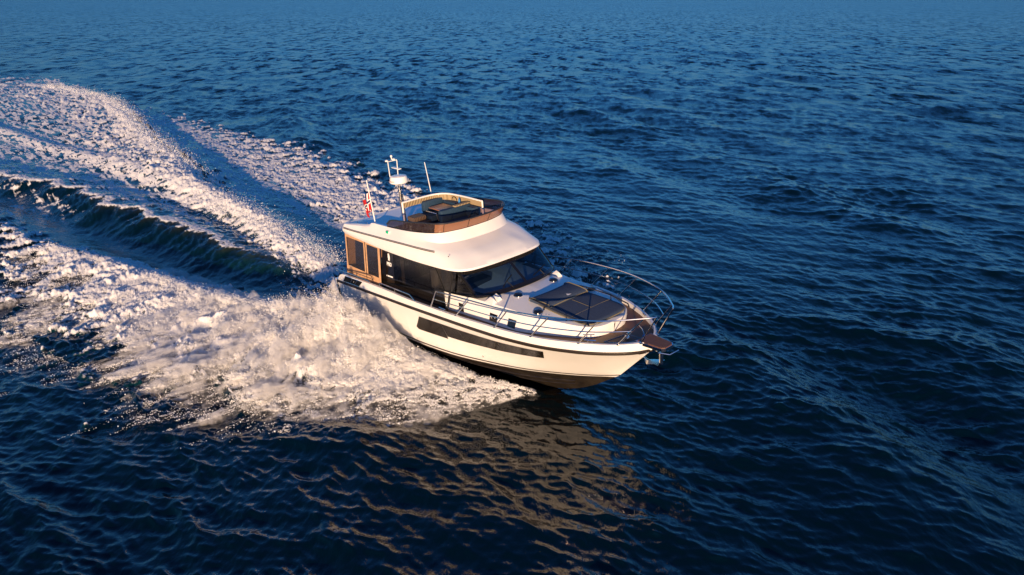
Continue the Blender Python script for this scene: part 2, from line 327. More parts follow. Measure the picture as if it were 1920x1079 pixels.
    aer = np.clip((ya < yo) * sst(6, -3, x) * (.55 * sst(90, 40, s) + .2 * n_mid), 0, 1) * .8
    # light through the thin crest of the near ridge, painted as a colour tint
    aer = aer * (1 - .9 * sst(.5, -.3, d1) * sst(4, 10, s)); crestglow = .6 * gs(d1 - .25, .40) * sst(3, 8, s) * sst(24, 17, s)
    damp = 1 - .65 * sst(1.4, -.4, ya - yo) * sst(8, 5.5, x) * sst(100, 60, s); damp = damp * (1 - .93 * gs(d1 + .5, 1.8) * sst(4, 9, s) * sst(40, 25, s))
    # keep the water out of the boat
    hullw = np.interp(x, [-1.2, 0, 5, 7, 8.5, 9.4], [1.7, 1.75, 1.6, 1.15, .5, 0]); inside = sst(.0, .25, hullw - ya) * (x > -1.2) * (x < 9.4)
    h = h * (1 - inside) - .45 * inside * sst(9.0, 6, x); foam = foam * (1 - inside)
    end = sst(-112, -72, x + 6 * n_big + 3 * n_mid); h = h * end; foam = foam * end; aer = aer * end; crestglow = crestglow * end
    return h, np.clip(foam, 0, 1), aer, crestglow, damp

# ambient waves: directional sum of trochoidal waves
_wr = np.random.default_rng(21); NWAVE = 190
_lam = np.exp(_wr.uniform(math.log(.20), math.log(9.), NWAVE)); _dir = math.radians(58) + _wr.normal(0, .52, NWAVE) * np.where(_lam < 1.5, 1.15, .8)
_k = 2 * math.pi / _lam; _amp = .0045 * _lam * np.where(_lam > .8, (.8 / _lam) ** .62, 1) * np.where(_lam > 6, 1.2, 1) * np.where(_lam > 2, .8, 1) * _wr.uniform(.6, 1.4, NWAVE); _ph = _wr.uniform(0, 6.283, NWAVE)
def ambient(X, Y, spacing):
    lost = np.zeros_like(X); Z = np.zeros_like(X); DX = np.zeros_like(X); DY = np.zeros_like(X)
    gust = np.clip(1 + .22 * smp(T3, X, Y, 70.) + .20 * smp(T3, X + 31, Y, 260.), .45, 1.6).astype(np.float32)
    for lam, deg, a, p in ((6.4, 15, .050, 1.2), (8.3, 19, .060, 4.), (5.1, 24, .03, 2.2)):   # a long gentle swell
        k = 2 * math.pi / lam; g = (X * np.float32(k * math.cos(math.radians(deg))) + Y * np.float32(k * math.sin(math.radians(deg))) + np.float32(p))
        w = np.clip((lam / spacing - 1.2) / 1.3, 0, 1) * np.float32(a) * (1 + .5 * smp(T3, X, Y + 11, 90.)); Z += w * np.cos(g)
    for lam, th, k, a, p in zip(_lam, _dir, _k, _amp, _ph):
        c, s_ = math.cos(th), math.sin(th); w = np.clip((lam / spacing - 1.2) / 1.3, 0, 1)
        g = (X * np.float32(k * c) + Y * np.float32(k * s_) + np.float32(p)); sn = np.sin(g); cs = np.cos(g)
        lost += ((1 - w) * np.float32(a * k)) ** 2 * .5; w = w * np.float32(a); Z += w * cs; DX -= w * sn * np.float32(c); DY -= w * sn * np.float32(s_)
    return Z * gust, DX * gust * .9, DY * gust * .9, np.sqrt(lost)

def build_water():
    dense = np.radians(np.arange(-47, 47.001, .062)); coarse = np.radians(np.linspace(47, 313, 90)[1:-1]); az = np.concatenate([dense, coarse]); NA = len(az)
    dep = np.radians(np.concatenate([np.arange(74, 62, -.5), np.arange(62, 1.2, -.052), np.geomspace(1.2, .03, 46)])); rad = CAM_H / np.tan(dep); NR = len(rad)
    X = (rad[:, None] * np.sin(az)[None]).astype(np.float32); Y = (rad[:, None] * np.cos(az)[None]).astype(np.float32)
    dr = np.gradient(rad)[:, None].astype(np.float32); spacing = np.maximum(dr * .55, rad[:, None] * .0011).astype(np.float32) * np.ones((1, NA), np.float32)
    spacing[:, len(dense):] = np.maximum(spacing[:, len(dense):], (rad[:, None] * .055).astype(np.float32))
    Z, DX, DY, lost = ambient(X, Y, spacing)
    foam = np.zeros_like(X); aer = np.zeros_like(X)
    x, y = boat_xy(X, Y); sel = (x < 9.6) & (x > -125) & (np.abs(y) < 18) 
    h, f, a, g_, d = wake(X[sel], Y[sel]); glow = np.zeros_like(X); glow[sel] = g_
    Z[sel] = Z[sel] * d + h; foam[sel] = f; aer[sel] = a; DX[sel] *= d * (1 - .6 * f); DY[sel] *= d * (1 - .6 * f)
    V = np.stack([X + DX, Y + DY, Z], -1).reshape(-1, 3).astype(np.float32)
    nv = len(V); V = np.vstack([V, [[0, 0, 0]]]).astype(np.float32)
    i = np.arange(NR - 1)[:, None] * NA; j = np.arange(NA)[None]; j2 = (j + 1) % NA
    q = np.stack([i + j, i + NA + j, i + NA + j2, i + j2], -1).reshape(-1, 4)[:, ::-1]
    tri = np.stack([np.full(NA, nv), (np.arange(NA) + 1) % NA, np.arange(NA)], -1)
    me = bpy.data.meshes.new('water'); me.vertices.add(nv + 1); me.vertices.foreach_set('co', V.ravel())
    nl = q.size + tri.size; me.loops.add(nl); me.loops.foreach_set('vertex_index', np.concatenate([q.ravel(), tri.ravel()]).astype(np.int32))
    ls = np.concatenate([np.arange(len(q)) * 4, len(q) * 4 + np.arange(len(tri)) * 3]).astype(np.int32)
    me.polygons.add(len(ls)); me.polygons.foreach_set('loop_start', ls)
    me.update(calc_edges=True); me.polygons.foreach_set('use_smooth', np.ones(len(ls), bool))
    for nm, arr in (('foam', foam), ('aerated', aer), ('fine_slope', lost), ('crest_glow_tint', glow)):
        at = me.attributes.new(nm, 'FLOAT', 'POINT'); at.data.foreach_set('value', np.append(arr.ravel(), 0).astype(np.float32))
    me.update(); o = bpy.data.objects.new('water', me); COL.objects.link(o); o['kind'] = 'structure'
    return o
WATER = mat('sea_water', (.0001, .0042, .0075), .06, ior=1.333, spec=1.)
def _water():
    m = WATER; b = m.node_tree.nodes['Principled BSDF']; out = m.node_tree.nodes['Material Output']
    geo = node(m, 'ShaderNodeNewGeometry')
    def noise(scale, stretch=(1, 1, 1), rot=0., detail=3):
        mp = node(m, 'ShaderNodeMapping'); mp.inputs['Scale'].default_value = stretch; mp.inputs['Rotation'].default_value = (0, 0, rot)
        nz = node(m, 'ShaderNodeTexNoise'); nz.inputs['Scale'].default_value = scale; nz.inputs['Detail'].default_value = detail; nz.inputs['Roughness'].default_value = .6
        link(m, geo.outputs['Position'], mp.inputs[0]); link(m, mp.outputs[0], nz.inputs[0]); return nz
    n1 = noise(5.0, (1, .45, 1), math.radians(-58), 4); n2 = noise(1.3, (1, .45, 1), math.radians(-56), 6)
    bp1 = node(m, 'ShaderNodeBump'); bp1.inputs['Strength'].default_value = .55; bp1.inputs['Distance'].default_value = .045
    bp2 = node(m, 'ShaderNodeBump'); bp2.inputs['Strength'].default_value = .5; bp2.inputs['Distance'].default_value = .15
    link(m, n1.outputs[0], bp1.inputs['Height']); link(m, n2.outputs[0], bp2.inputs['Height']); link(m, bp2.outputs[0], bp1.inputs['Normal'])
    # wave facets too small for the mesh
    fa = node(m, 'ShaderNodeAttribute', attribute_name='fine_slope'); fz = noise(.55, (1, .45, 1), math.radians(-62), 9); fz.inputs['Roughness'].default_value = .72
    gz = noise(.03, (1, .35, 1), math.radians(-40), 4)
    s1 = node(m, 'ShaderNodeVectorMath', operation='SUBTRACT'); s1.inputs[1].default_value = (.5, .5, .5); link(m, fz.outputs['Color'], s1.inputs[0])
    s0 = node(m, 'ShaderNodeVectorMath', operation='MULTIPLY'); s0.inputs[1].default_value = (12., 12., 0); link(m, s1.outputs[0], s0.inputs[0])
    gm = node(m, 'ShaderNodeMapRange'); gm.inputs[1].default_value = .35; gm.inputs[2].default_value = .65; gm.inputs[3].default_value = .7; gm.inputs[4].default_value = 1.25; link(m, gz.outputs[0], gm.inputs[0])
    fm = node(m, 'ShaderNodeMath', operation='MULTIPLY'); link(m, fa.outputs['Fac'], fm.inputs[0]); link(m, gm.outputs[0], fm.inputs[1])
    s2 = node(m, 'ShaderNodeVectorMath', operation='SCALE'); link(m, s0.outputs[0], s2.inputs[0]); link(m, fm.outputs[0], s2.inputs['Scale'])
    s3 = node(m, 'ShaderNodeVectorMath', operation='ADD'); link(m, bp1.outputs[0], s3.inputs[0]); link(m, s2.outputs[0], s3.inputs[1])
    s4 = node(m, 'ShaderNodeVectorMath', operation='NORMALIZE'); link(m, s3.outputs[0], s4.inputs[0]); link(m, s4.outputs[0], b.inputs['Normal'])
    r1 = node(m, 'ShaderNodeMath', operation='POWER'); r1.inputs[1].default_value = .5; link(m, fa.outputs['Fac'], r1.inputs[0])
    r2 = node(m, 'ShaderNodeMath', operation='MULTIPLY_ADD'); r2.inputs[1].default_value = .40; r2.inputs[2].default_value = .05; link(m, r1.outputs[0], r2.inputs[0]); link(m, r2.outputs[0], b.inputs['Roughness'])
    ar = node(m, 'ShaderNodeAttribute', attribute_name='aerated'); fo = node(m, 'ShaderNodeAttribute', attribute_name='foam')
    mx = node(m, 'ShaderNodeMix', data_type='RGBA'); mx.inputs[6].default_value = (.0001, .0042, .0075, 1); mx.inputs[7].default_value = (.006, .05, .06, 1)
    link(m, ar.outputs['Fac'], mx.inputs[0])
    cg = node(m, 'ShaderNodeAttribute', attribute_name='crest_glow_tint'); mx2 = node(m, 'ShaderNodeMix', data_type='RGBA'); mx2.inputs[7].default_value = (.06, .055, .012, 1)  # olive base colour stands in for light passing through the crest
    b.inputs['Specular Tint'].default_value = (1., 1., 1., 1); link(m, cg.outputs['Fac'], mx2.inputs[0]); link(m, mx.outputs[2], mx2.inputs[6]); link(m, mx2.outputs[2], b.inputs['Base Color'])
    # foam: porous white
    nf = noise(9., (1, 1, 1), 0, 5); nf2 = noise(34., (1, 1, 1), 0, 3)
    ad = node(m, 'ShaderNodeMath', operation='MULTIPLY_ADD'); ad.inputs[1].default_value = .45; link(m, nf2.outputs[0], ad.inputs[0]); link(m, nf.outputs[0], ad.inputs[2])   # ~ .72 mean
    inv = node(m, 'ShaderNodeMath', operation='MULTIPLY_ADD'); inv.inputs[1].default_value = 1.45; inv.inputs[2].default_value = -.64; link(m, fo.outputs['Fac'], inv.inputs[0])
    sm = node(m, 'ShaderNodeMath', operation='ADD'); link(m, inv.outputs[0], sm.inputs[0]); link(m, ad.outputs[0], sm.inputs[1])
    mr = node(m, 'ShaderNodeMapRange'); mr.interpolation_type = 'SMOOTHSTEP'; mr.inputs[1].default_value = .36; mr.inputs[2].default_value = .92; link(m, sm.outputs[0], mr.inputs[0])
    ff = node(m, 'ShaderNodeMath', operation='MULTIPLY'); ff.use_clamp = True; ff.inputs[1].default_value = 9.; link(m, fa.outputs['Fac'], ff.inputs[0])
    mxf = node(m, 'ShaderNodeMix', data_type='FLOAT'); mxf.inputs[3].default_value = .725; link(m, ff.outputs[0], mxf.inputs[0]); link(m, ad.outputs[0], mxf.inputs[2]); link(m, mxf.outputs[0], sm.inputs[1])
    gt = node(m, 'ShaderNodeMath', operation='GREATER_THAN'); gt.inputs[1].default_value = .02; link(m, fo.outputs['Fac'], gt.inputs[0])
    mm = node(m, 'ShaderNodeMath', operation='MULTIPLY'); link(m, mr.outputs[0], mm.inputs[0]); link(m, gt.outputs[0], mm.inputs[1])
    fb = node(m, 'ShaderNodeBsdfPrincipled'); fb.inputs['Base Color'].default_value = (.80, .80, .80, 1); fb.inputs['Roughness'].default_value = .8; fb.inputs['Specular IOR Level'].default_value = .2; fb.inputs['Subsurface Weight'].default_value = 1.; fb.inputs['Subsurface Radius'].default_value = (1, 1, 1); fb.inputs['Subsurface Scale'].default_value = .10
    bf = node(m, 'ShaderNodeBump'); bf.inputs['Strength'].default_value = .6; bf.inputs['Distance'].default_value = .05; link(m, ad.outputs[0], bf.inputs['Height']); link(m, bf.outputs[0], fb.inputs['Normal'])
    ms = node(m, 'ShaderNodeMixShader'); link(m, mm.outputs[0], ms.inputs[0]); link(m, b.outputs[0], ms.inputs[1]); link(m, fb.outputs[0], ms.inputs[2]); link(m, ms.outputs[0], out.inputs[0])
_water()
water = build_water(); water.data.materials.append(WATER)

# ------------------------------------------------------------------ flying spray: droplets as a point cloud of spheres
SPRAY = mat('spray_droplets', (.86, .86, .86), .55, spec=.4)
def spray_points():
    r = np.random.default_rng(5); out = []
    def emit(n, xr, sgn, kind, med=.0042, sig=.42):
        x = r.uniform(xr[0], xr[1], n).astype(np.float32)
        yi = it(x, INS if sgn < 0 else INN); yo = it(x, OUT); yc = it(x, CRY); hc = it(x, CRH)
        # fans and fingers: uneven reach and height along the hull
        lift = 1 if sgn < 0 else .72
        if kind == 'apron':     # falling curtain from the crest outwards
            w = (r.beta(1.0, 1.15, n) * 1.25).astype(np.float32); reach = 1 + .20 * smp(T1, x, w * 3., 12.) * np.clip((8 - x) / 4, 0, 1); ya = yc + (yo - yc) * reach * w
            prof = np.clip(1 - w, 0.03, 1) ** 1.15
            z = hc * lift * prof * (.66 + .12 * fans(x, ya) * sst(-3, 2, x) + r.gamma(1.3, .12, n))
        else:                   # the standing wall beside the hull
            w = r.beta(2.2, 1.2, n); ya = yi + .15 + (yc - yi + .25) * w
            z = hc * lift * np.clip(w, 0, 1) ** .8 * (.66 + .12 * fans(x, ya) * sst(-3, 2, x) + r.gamma(1.3, .12, n))
        y = ya * sgn
        X = BOAT_T[0] + x * BOAT_R[0, 0] + y * BOAT_R[0, 1]; Y = BOAT_T[1] + x * BOAT_R[1, 0] + y * BOAT_R[1, 1]
        # streaks along the throw (outwards and aft), lumps and fine grain
        c = .50 + .16 * fans(x, ya) * sst(0, 3, x) + .30 * smp(T2, X, Y + z, 4.5) + .24 * smp(T1, X + z, Y + z, 2.2) + .18 * smp(T2, X, Y + z, .9)
        keep = r.random(n) < np.clip((c - .12) * 1.35, 0.01, 1)
        edge = np.clip(1.15 - w, .04, 1) if kind == 'apron' else 1.
        keep &= r.random(n) < edge ** .8 * it(x, [(8.4, .22), (6.5, .35), (5, .7), (3.5, 1)])
        rad = np.exp(r.normal(math.log(med), sig, n)).clip(.002, .022)
        hullw = np.interp(x, [-1.3, 0, 5, 7, 8.5, 9.4], [1.85, 1.95, 1.75, 1.3, .6, 0]); keep &= ya > hullw
        out.append(np.stack([X, Y, z + .03, rad], 1)[keep])
    emit(2000000, (-7, 8.35), -1, 'apron', .0045); emit(700000, (-2.5, 6.5), -1, 'wall', .0045)
    emit(40000, (-7, 8.3), -1, 'apron', .0065); emit(16000, (-2.5, 6.5), -1, 'wall', .0065)
    emit(160000, (-14, -5), -1, 'apron', .0045)
    emit(90000, (-6, 6.5), 1, 'apron', .0038); emit(15000, (-2.5, 4.5), 1, 'wall', .0038)
    # rooster-tail drops over the centre wash and along the second ridge
    n = 60000; x = r.uniform(-19, -4, n); y = it(x, [(-2, -.3), (-7, -.2), (-12, .35), (-18, .4), (-30, .5)]) + r.normal(0, .55, n); s = -x
    z = it(x, [(-1, 0), (-3, .1), (-6, .35), (-10, .55), (-14, .55), (-18, .38), (-24, .2)]) * np.exp(-((y - .1) / 1.2)**2) + r.exponential(.11, n)
    X = BOAT_T[0] + x * BOAT_R[0, 0] + y * BOAT_R[0, 1]; Y = BOAT_T[1] + x * BOAT_R[1, 0] + y * BOAT_R[1, 1]
    c = .5 + .4 * smp(T2, X, Y, 3.); k = r.random(n) < np.clip(c, 0, 1); out.append(np.stack([X, Y, z, np.exp(r.normal(math.log(.007), .4, n)).clip(.003, .016)], 1)[k])
    n = 40000; x = r.uniform(-80, -20, n); y = it(x, RIDGEB) + r.normal(.1, .5, n); s = -x
    z = it(x, [(-14, 0), (-18, .35), (-25, .75), (-40, .95), (-60, .9), (-75, .5), (-90, .1)]) + r.exponential(.12, n)
    X = BOAT_T[0] + x * BOAT_R[0, 0] + y * BOAT_R[0, 1]; Y = BOAT_T[1] + x * BOAT_R[1, 0] + y * BOAT_R[1, 1]
    k = r.random(n) < np.clip(.4 + .5 * smp(T2, X, Y, 6.), 0, 1); out.append(np.stack([X, Y, z, np.exp(r.normal(math.log(.009), .4, n)).clip(.003, .02)], 1)[k])
    return np.vstack(out).astype(np.float32)
def point_object(name, P, m):
    me = bpy.data.meshes.new(name); me.vertices.add(len(P)); me.vertices.foreach_set('co', P[:, :3].ravel())
    a = me.attributes.new('drop_radius', 'FLOAT', 'POINT'); a.data.foreach_set('value', P[:, 3].copy()); me.materials.append(m); me.update()
    o = bpy.data.objects.new(name, me); COL.objects.link(o)
    ng = bpy.data.node_groups.new(name, 'GeometryNodeTree'); ng.interface.new_socket('Geometry', in_out='INPUT', socket_type='NodeSocketGeometry'); ng.interface.new_socket('Geometry', in_out='OUTPUT', socket_type='NodeSocketGeometry')
    gi = ng.nodes.new('NodeGroupInput'); go = ng.nodes.new('NodeGroupOutput'); mp = ng.nodes.new('GeometryNodeMeshToPoints'); na = ng.nodes.new('GeometryNodeInputNamedAttribute'); na.data_type = 'FLOAT'; na.inputs[0].default_value = 'drop_radius'
    sm = ng.nodes.new('GeometryNodeSetMaterial'); sm.inputs['Material'].default_value = m
    ng.links.new(gi.outputs[0], mp.inputs[0]); ng.links.new(na.outputs[0], mp.inputs['Radius']); ng.links.new(mp.outputs[0], sm.inputs[0]); ng.links.new(sm.outputs[0], go.inputs[0])
    md = o.modifiers.new('points', 'NODES'); md.node_group = ng
    return o
sp = point_object('spray', spray_points(), SPRAY)
sp['kind'] = 'stuff'; sp['label'] = 'sunlit white spray thrown out from the hull of the boat'; sp['category'] = 'spray'

# the fine mist of the plume: a closed body of air thick with droplets along each side of the hull
MIST = bpy.data.materials.new('spray_mist'); MIST.use_nodes = True; MIST.node_tree.nodes.clear()
def _mist():
    m = MIST; out = node(m, 'ShaderNodeOutputMaterial'); pv = node(m, 'ShaderNodeVolumePrincipled')
    pv.inputs['Color'].default_value = (.96, .95, .94, 1); pv.inputs['Anisotropy'].default_value = -.1
    tc = node(m, 'ShaderNodeTexCoord')
    def nz(scale, st, rot, det, rough=.6):
        mp = node(m, 'ShaderNodeMapping'); mp.inputs['Scale'].default_value = st; mp.inputs['Rotation'].default_value = (0, 0, rot)
        n = node(m, 'ShaderNodeTexNoise'); n.inputs['Scale'].default_value = scale; n.inputs['Detail'].default_value = det; n.inputs['Roughness'].default_value = rough
        link(m, tc.outputs['Object'], mp.inputs[0]); link(m, mp.outputs[0], n.inputs[0]); return n
    a = nz(1.35, (1, 1, 1), 0, 8, .70); b = nz(4.2, (1, .5, .5), math.radians(25), 5, .68)
    ad = node(m, 'ShaderNodeMath', operation='MULTIPLY_ADD'); ad.inputs[1].default_value = .5; link(m, b.outputs[0], ad.inputs[0]); link(m, a.outputs[0], ad.inputs[2])
    mr = node(m, 'ShaderNodeMapRange'); mr.interpolation_type = 'SMOOTHSTEP'; mr.inputs[1].default_value = .68; mr.inputs[2].default_value = 1.0; mr.inputs[3].default_value = .25; mr.inputs[4].default_value = 17.
    link(m, ad.outputs[0], mr.inputs[0]); link(m, mr.outputs[0], pv.inputs['Density']); link(m, pv.outputs[0], out.inputs['Volume'])
    m.cycles.volume_step_rate = .045
_mist()
def mist_body():
    V = []; F = []
    for sgn in (-1, 1):
        xs = np.linspace(8.3, -8.5 if sgn < 0 else -5, 210); w = np.linspace(0, 1, 76)
        x = np.repeat(xs[:, None], len(w), 1); yi = it(x, INS if sgn < 0 else INN); yo = it(x, OUT); yc = it(x, CRY); hc = it(x, CRH)
        reach = 1.03 + .16 * smp(T1, x, x * 0 + w[None].astype(np.float32) * 3., 12.)
        hullw = np.interp(x, [-1.3, 0, 5, 7, 8.5, 9.4], [1.95, 2.0, 1.8, 1.35, .65, 0])
        y0 = np.maximum(yi - .05, hullw); y1 = np.maximum(yc + (yo - yc) * 1.08 * reach, y0 + .1); ya = y0 + (y1 - y0) * w[None]
        q = np.where(ya < yc, np.sqrt(np.clip((ya - y0) / np.maximum(yc - y0, .05), 0, 1)), np.clip((y1 - ya) / np.maximum(y1 - yc, .1), 0, 1) ** 1.05)
        X = BOAT_T[0] + x * BOAT_R[0, 0] + sgn * ya * BOAT_R[0, 1]; Y = BOAT_T[1] + x * BOAT_R[1, 0] + sgn * ya * BOAT_R[1, 1]
        lob = .17 * fans(x, ya) * sst(-4, 1, x) + .17 * smp(T1, X, Y, 6.) + .06 * smp(T2, X, Y, 2.8)
        z = hc * q * sst(7.6, 5.2, x) * np.clip(1.02 + lob, .3, 1.7) * (1 if sgn < 0 else .5) * sst(-7.0 if sgn < 0 else -5, -2.0 if sgn < 0 else -1, x) + .03
        n0 = len(V); nr, nc = x.shape
        top = np.stack([x, sgn * ya, z], -1).reshape(-1, 3); bot = np.stack([x, sgn * ya, x * 0 - .55], -1).reshape(-1, 3)
        V += top.tolist() + bot.tolist(); N = nr * nc
        f = lambda i, j, b=0: n0 + b * N + i * nc + j
        for i in range(nr - 1):
            for j in range(nc - 1):
                F.append((f(i, j), f(i, j + 1), f(i + 1, j + 1), f(i + 1, j))); F.append((f(i, j, 1), f(i + 1, j, 1), f(i + 1, j + 1, 1), f(i, j + 1, 1)))
            F.append((f(i, 0), f(i + 1, 0), f(i + 1, 0, 1), f(i, 0, 1))); F.append((f(i, nc - 1), f(i, nc - 1, 1), f(i + 1, nc - 1, 1), f(i + 1, nc - 1)))
        for j in range(nc - 1):
            F.append((f(0, j), f(0, j, 1), f(0, j + 1, 1), f(0, j + 1))); F.append((f(nr - 1, j), f(nr - 1, j + 1), f(nr - 1, j + 1, 1), f(nr - 1, j, 1)))
    o = obj('spray_mist', V, F, MIST); o.location = BOAT_T; o.rotation_euler = (0, 0, -.841268)
    bm_ = __import__('bmesh').new(); bm_.from_mesh(o.data); __import__('bmesh').ops.recalc_face_normals(bm_, faces=bm_.faces); bm_.to_mesh(o.data); bm_.free()
    o['kind'] = 'stuff'; o['label'] = 'soft white plume of mist rising beside the hull of the boat'; o['category'] = 'mist'
    return o
mist_body()



# ================================================================== BOAT
boat = bpy.data.objects.new('motor_yacht', None); COL.objects.link(boat); boat.matrix_world = BOAT_M
boat['label'] = 'white flybridge motor yacht with teak bow deck planing through its own spray'; boat['category'] = 'motor yacht'
def B(name, m, mb, parent=None, **k):
    return mb.build(name, m, parent or boat, **k)

# --- hull curves (port half, y >= 0)
NS = 72
TOP = curve([(0, 1.80, 1.30), (.10, 1.81, 1.45), (.34, 1.825, 1.57), (1.2, 1.84, 1.64), (2.25, 1.86, 1.715), (3, 1.87, 1.75), (4.2, 1.875, 1.78), (5.2, 1.87, 1.83), (6.34, 1.86, 1.90), (7.85, 1.80, 2.01), (8.98, 1.62, 2.06), (10.13, 1.18, 2.10), (10.89, .69, 2.12), (11.22, .33, 2.13), (11.37, .03, 2.13)], NS)
RUB = curve([(0, 1.84, 1.27), (1, 1.88, 1.36), (2.2, 1.905, 1.45), (4, 1.91, 1.56), (6.2, 1.89, 1.70), (7.74, 1.83, 1.79), (8.9, 1.66, 1.84), (10.1, 1.22, 1.87), (10.85, .72, 1.885), (11.2, .34, 1.89), (11.35, .02, 1.89)], NS)
BOOT = curve([(0, 1.74, .31), (2, 1.76, .34), (4, 1.70, .38), (5.5, 1.58, .44), (7, 1.30, .53), (8, 1.01, .58), (9, .60, .65), (9.7, .28, .72), (10.2, .07, .81), (10.36, .01, .85)], NS)
CHINE = curve([(0, 1.66, .10), (2, 1.67, .12), (4, 1.60, .16), (5.5, 1.45, .22), (7, 1.12, .31), (8, .80, .38), (9, .38, .45), (9.6, .10, .52), (9.95, .01, .56)], NS)
KEEL = curve([(0, .02, -.62), (4, .02, -.7), (7, .02, -.6), (8.3, .02, -.3), (9.05, .015, 0), (9.6, .01, .31)], NS)
def mixc(a, b, t, bul=0.):
    c = a * (1 - t) + b * t; s = np.linspace(0, 1, len(c))
    c[:, 1] += bul * np.sin(math.pi * np.clip(s, 0, 1)); c[:, 1] = np.maximum(c[:, 1], .008); return c
TOPS = [RUB] + [mixc(RUB, BOOT, t, -.05 * math.sin(math.pi * t)) for t in (.2, .4, .6, .8)] + [BOOT]
B2 = mixc(BOOT, CHINE, .30)
def side_pt(u, t, off=.0):
    """point on the starboard topside: u along (0..1), t from rub rail (0) to boot line (1)"""
    i = np.clip(u, 0, 1) * (NS - 1); a = int(min(math.floor(i), NS - 2)); f = i - a
    def at(c): return c[a] * (1 - f) + c[a + 1] * f
    k = t * 5; b = int(min(math.floor(k), 4)); g = k - b
    p = at(TOPS[b]) * (1 - g) + at(TOPS[b + 1]) * g
    return np.array([p[0], -(p[1] + off), p[2]])
def side_xz(x, z, off=.0):
    """starboard topside point with given x and z (Newton on u,t)"""
    u, t = x / 11.3, .4
    for _ in range(40):
        p = side_pt(u, t); e = np.array([p[0] - x, p[2] - z])
        if abs(e).max() < 1e-4: break
        J = np.array([(side_pt(u + 1e-3, t) - p)[[0, 2]] / 1e-3, (side_pt(u, t + 1e-3) - p)[[0, 2]] / 1e-3]).T
        du = np.linalg.solve(J, -e); u = float(np.clip(u + .7 * du[0], 0, .998)); t = float(np.clip(t + .7 * du[1], 0, .998))
    return side_pt(u, t, off)
CAPW = .075
TOPI = TOP.copy(); TOPI[:, 1] = np.maximum(TOP[:, 1] - CAPW, .01); TOPI[-6:, 0] -= np.linspace(0, .09, 6)
def deck_z(x): return np.interp(x, [0, 2.2, 3, 5.6, 7.3, 8.7, 10, 11.2], [1.50, 1.57, 1.62, 1.72, 1.83, 1.92, 1.99, 2.03])
DECKE = TOPI.copy(); DECKE[:, 2] = np.minimum(deck_z(DECKE[:, 0]), TOPI[:, 2] - .02); DECKE[:, 1] = np.maximum(DECKE[:, 1] - .01, .01)
m = MB()
for s in (1, -1):
    f = (lambda c: c) if s == 1 else mir
    m.loft([f(c) for c in [DECKE, TOPI, TOP, RUB]], flip=s < 0)
    m.loft([f(c) for c in TOPS + [B2]], flip=s < 0)
# transom
tr = [RUB[0], TOPS[2][0], BOOT[0], B2[0]]
m.loft([tr, [mir(p) for p in tr]])
hull = B('hull', WHITE, m, ang=28)
m = MB()
for s in (1, -1):
    f = (lambda c: c) if s == 1 else mir
    sp1 = mixc(CHINE, KEEL, .33); sp1[:, 2] -= .0
    m.loft([f(c) for c in [B2, CHINE, sp1, mixc(CHINE, KEEL, .66), KEEL]], flip=s < 0)
tr = [B2[0], CHINE[0], KEEL[0]]; m.loft([tr, [mir(p) for p in tr]])
B('hull_bottom', DARKHULL, m, ang=20)
# spray strakes on the bottom
m = MB()
for s in (1, -1):
    for q in (.22, .5):
        c = mixc(CHINE, KEEL, q)[8:66]; m.tube([(p[0], s * (p[1] + .012), p[2] - .012) for p in c], .022, 5)
B('spray_strake', DARKHULL, m)
# boot stripe: dark line above the white gap
m = MB()
for s in (1, -1):
    a = mixc(RUB, BOOT, .965); b = mixc(RUB, BOOT, 1.0)
    a2 = a.copy(); b2 = b.copy(); a2[:, 1] += .004; b2[:, 1] += .004
    f = (lambda c: c) if s == 1 else mir
    m.loft([f(a2), f(b2)], flip=s < 0)
B('boot_stripe', RUBBER, m)
m = MB()
for s in (1, -1):
    c = RUB.copy(); prof = [(-.005, .045), (.03, .032), (.038, 0), (.03, -.03), (-.005, -.045)]
    cs = []
    for dy, dz in prof:
        q = c.copy(); q[:, 1] += dy; q[:, 2] += dz; q[-1, 1] = .01; cs.append(q if s == 1 else mir(q))
    m.loft(cs, flip=s < 0)
B('rub_rail', RUBBER, m)
m = MB()
m.box(-.03, .0, -1.845, -1.80, .12, 1.30); B('transom_seam', SEAM, m, smooth=False)
m = MB(); m.box(-.03, .0, 1.80, 1.845, .12, 1.30); B('transom_seam', SEAM, m, smooth=False)

# deck sheet (teak), side deck cap aft and cockpit sole
m = MB()
ii = [i for i in range(NS) if DECKE[i, 0] > 2.3]
L = DECKE[ii].copy(); L[:, 1] -= .002; L[:, 2] += .004
m.loft([L, L * [1, .5, 1], L * [1, 0, 1], L * [1, -.5, 1], mir(L)])
B('deck', TEAK, m)
m = MB(); m.box(.02, 2.32, -1.54, 1.54, .92, .95)
B('cockpit_sole', TEAK, m, smooth=False)
m = MB()
for s in (1, -1):
    ii = [i for i in range(NS) if DECKE[i, 0] < 2.6]; c = DECKE[ii]
    q = c.copy(); q[:, 1] = 1.54
    f = (lambda c: c) if s == 1 else mir
    r = q.copy(); r[:, 2] = .93
    m.loft([f(c), f(q), f(r)], flip=s > 0)
B('cockpit_coaming', DARKINT, m)
m = MB(); m.box(-.02, .06, -1.75, 1.75, .35, 1.28); B('transom_board', WHITE, m, smooth=False)

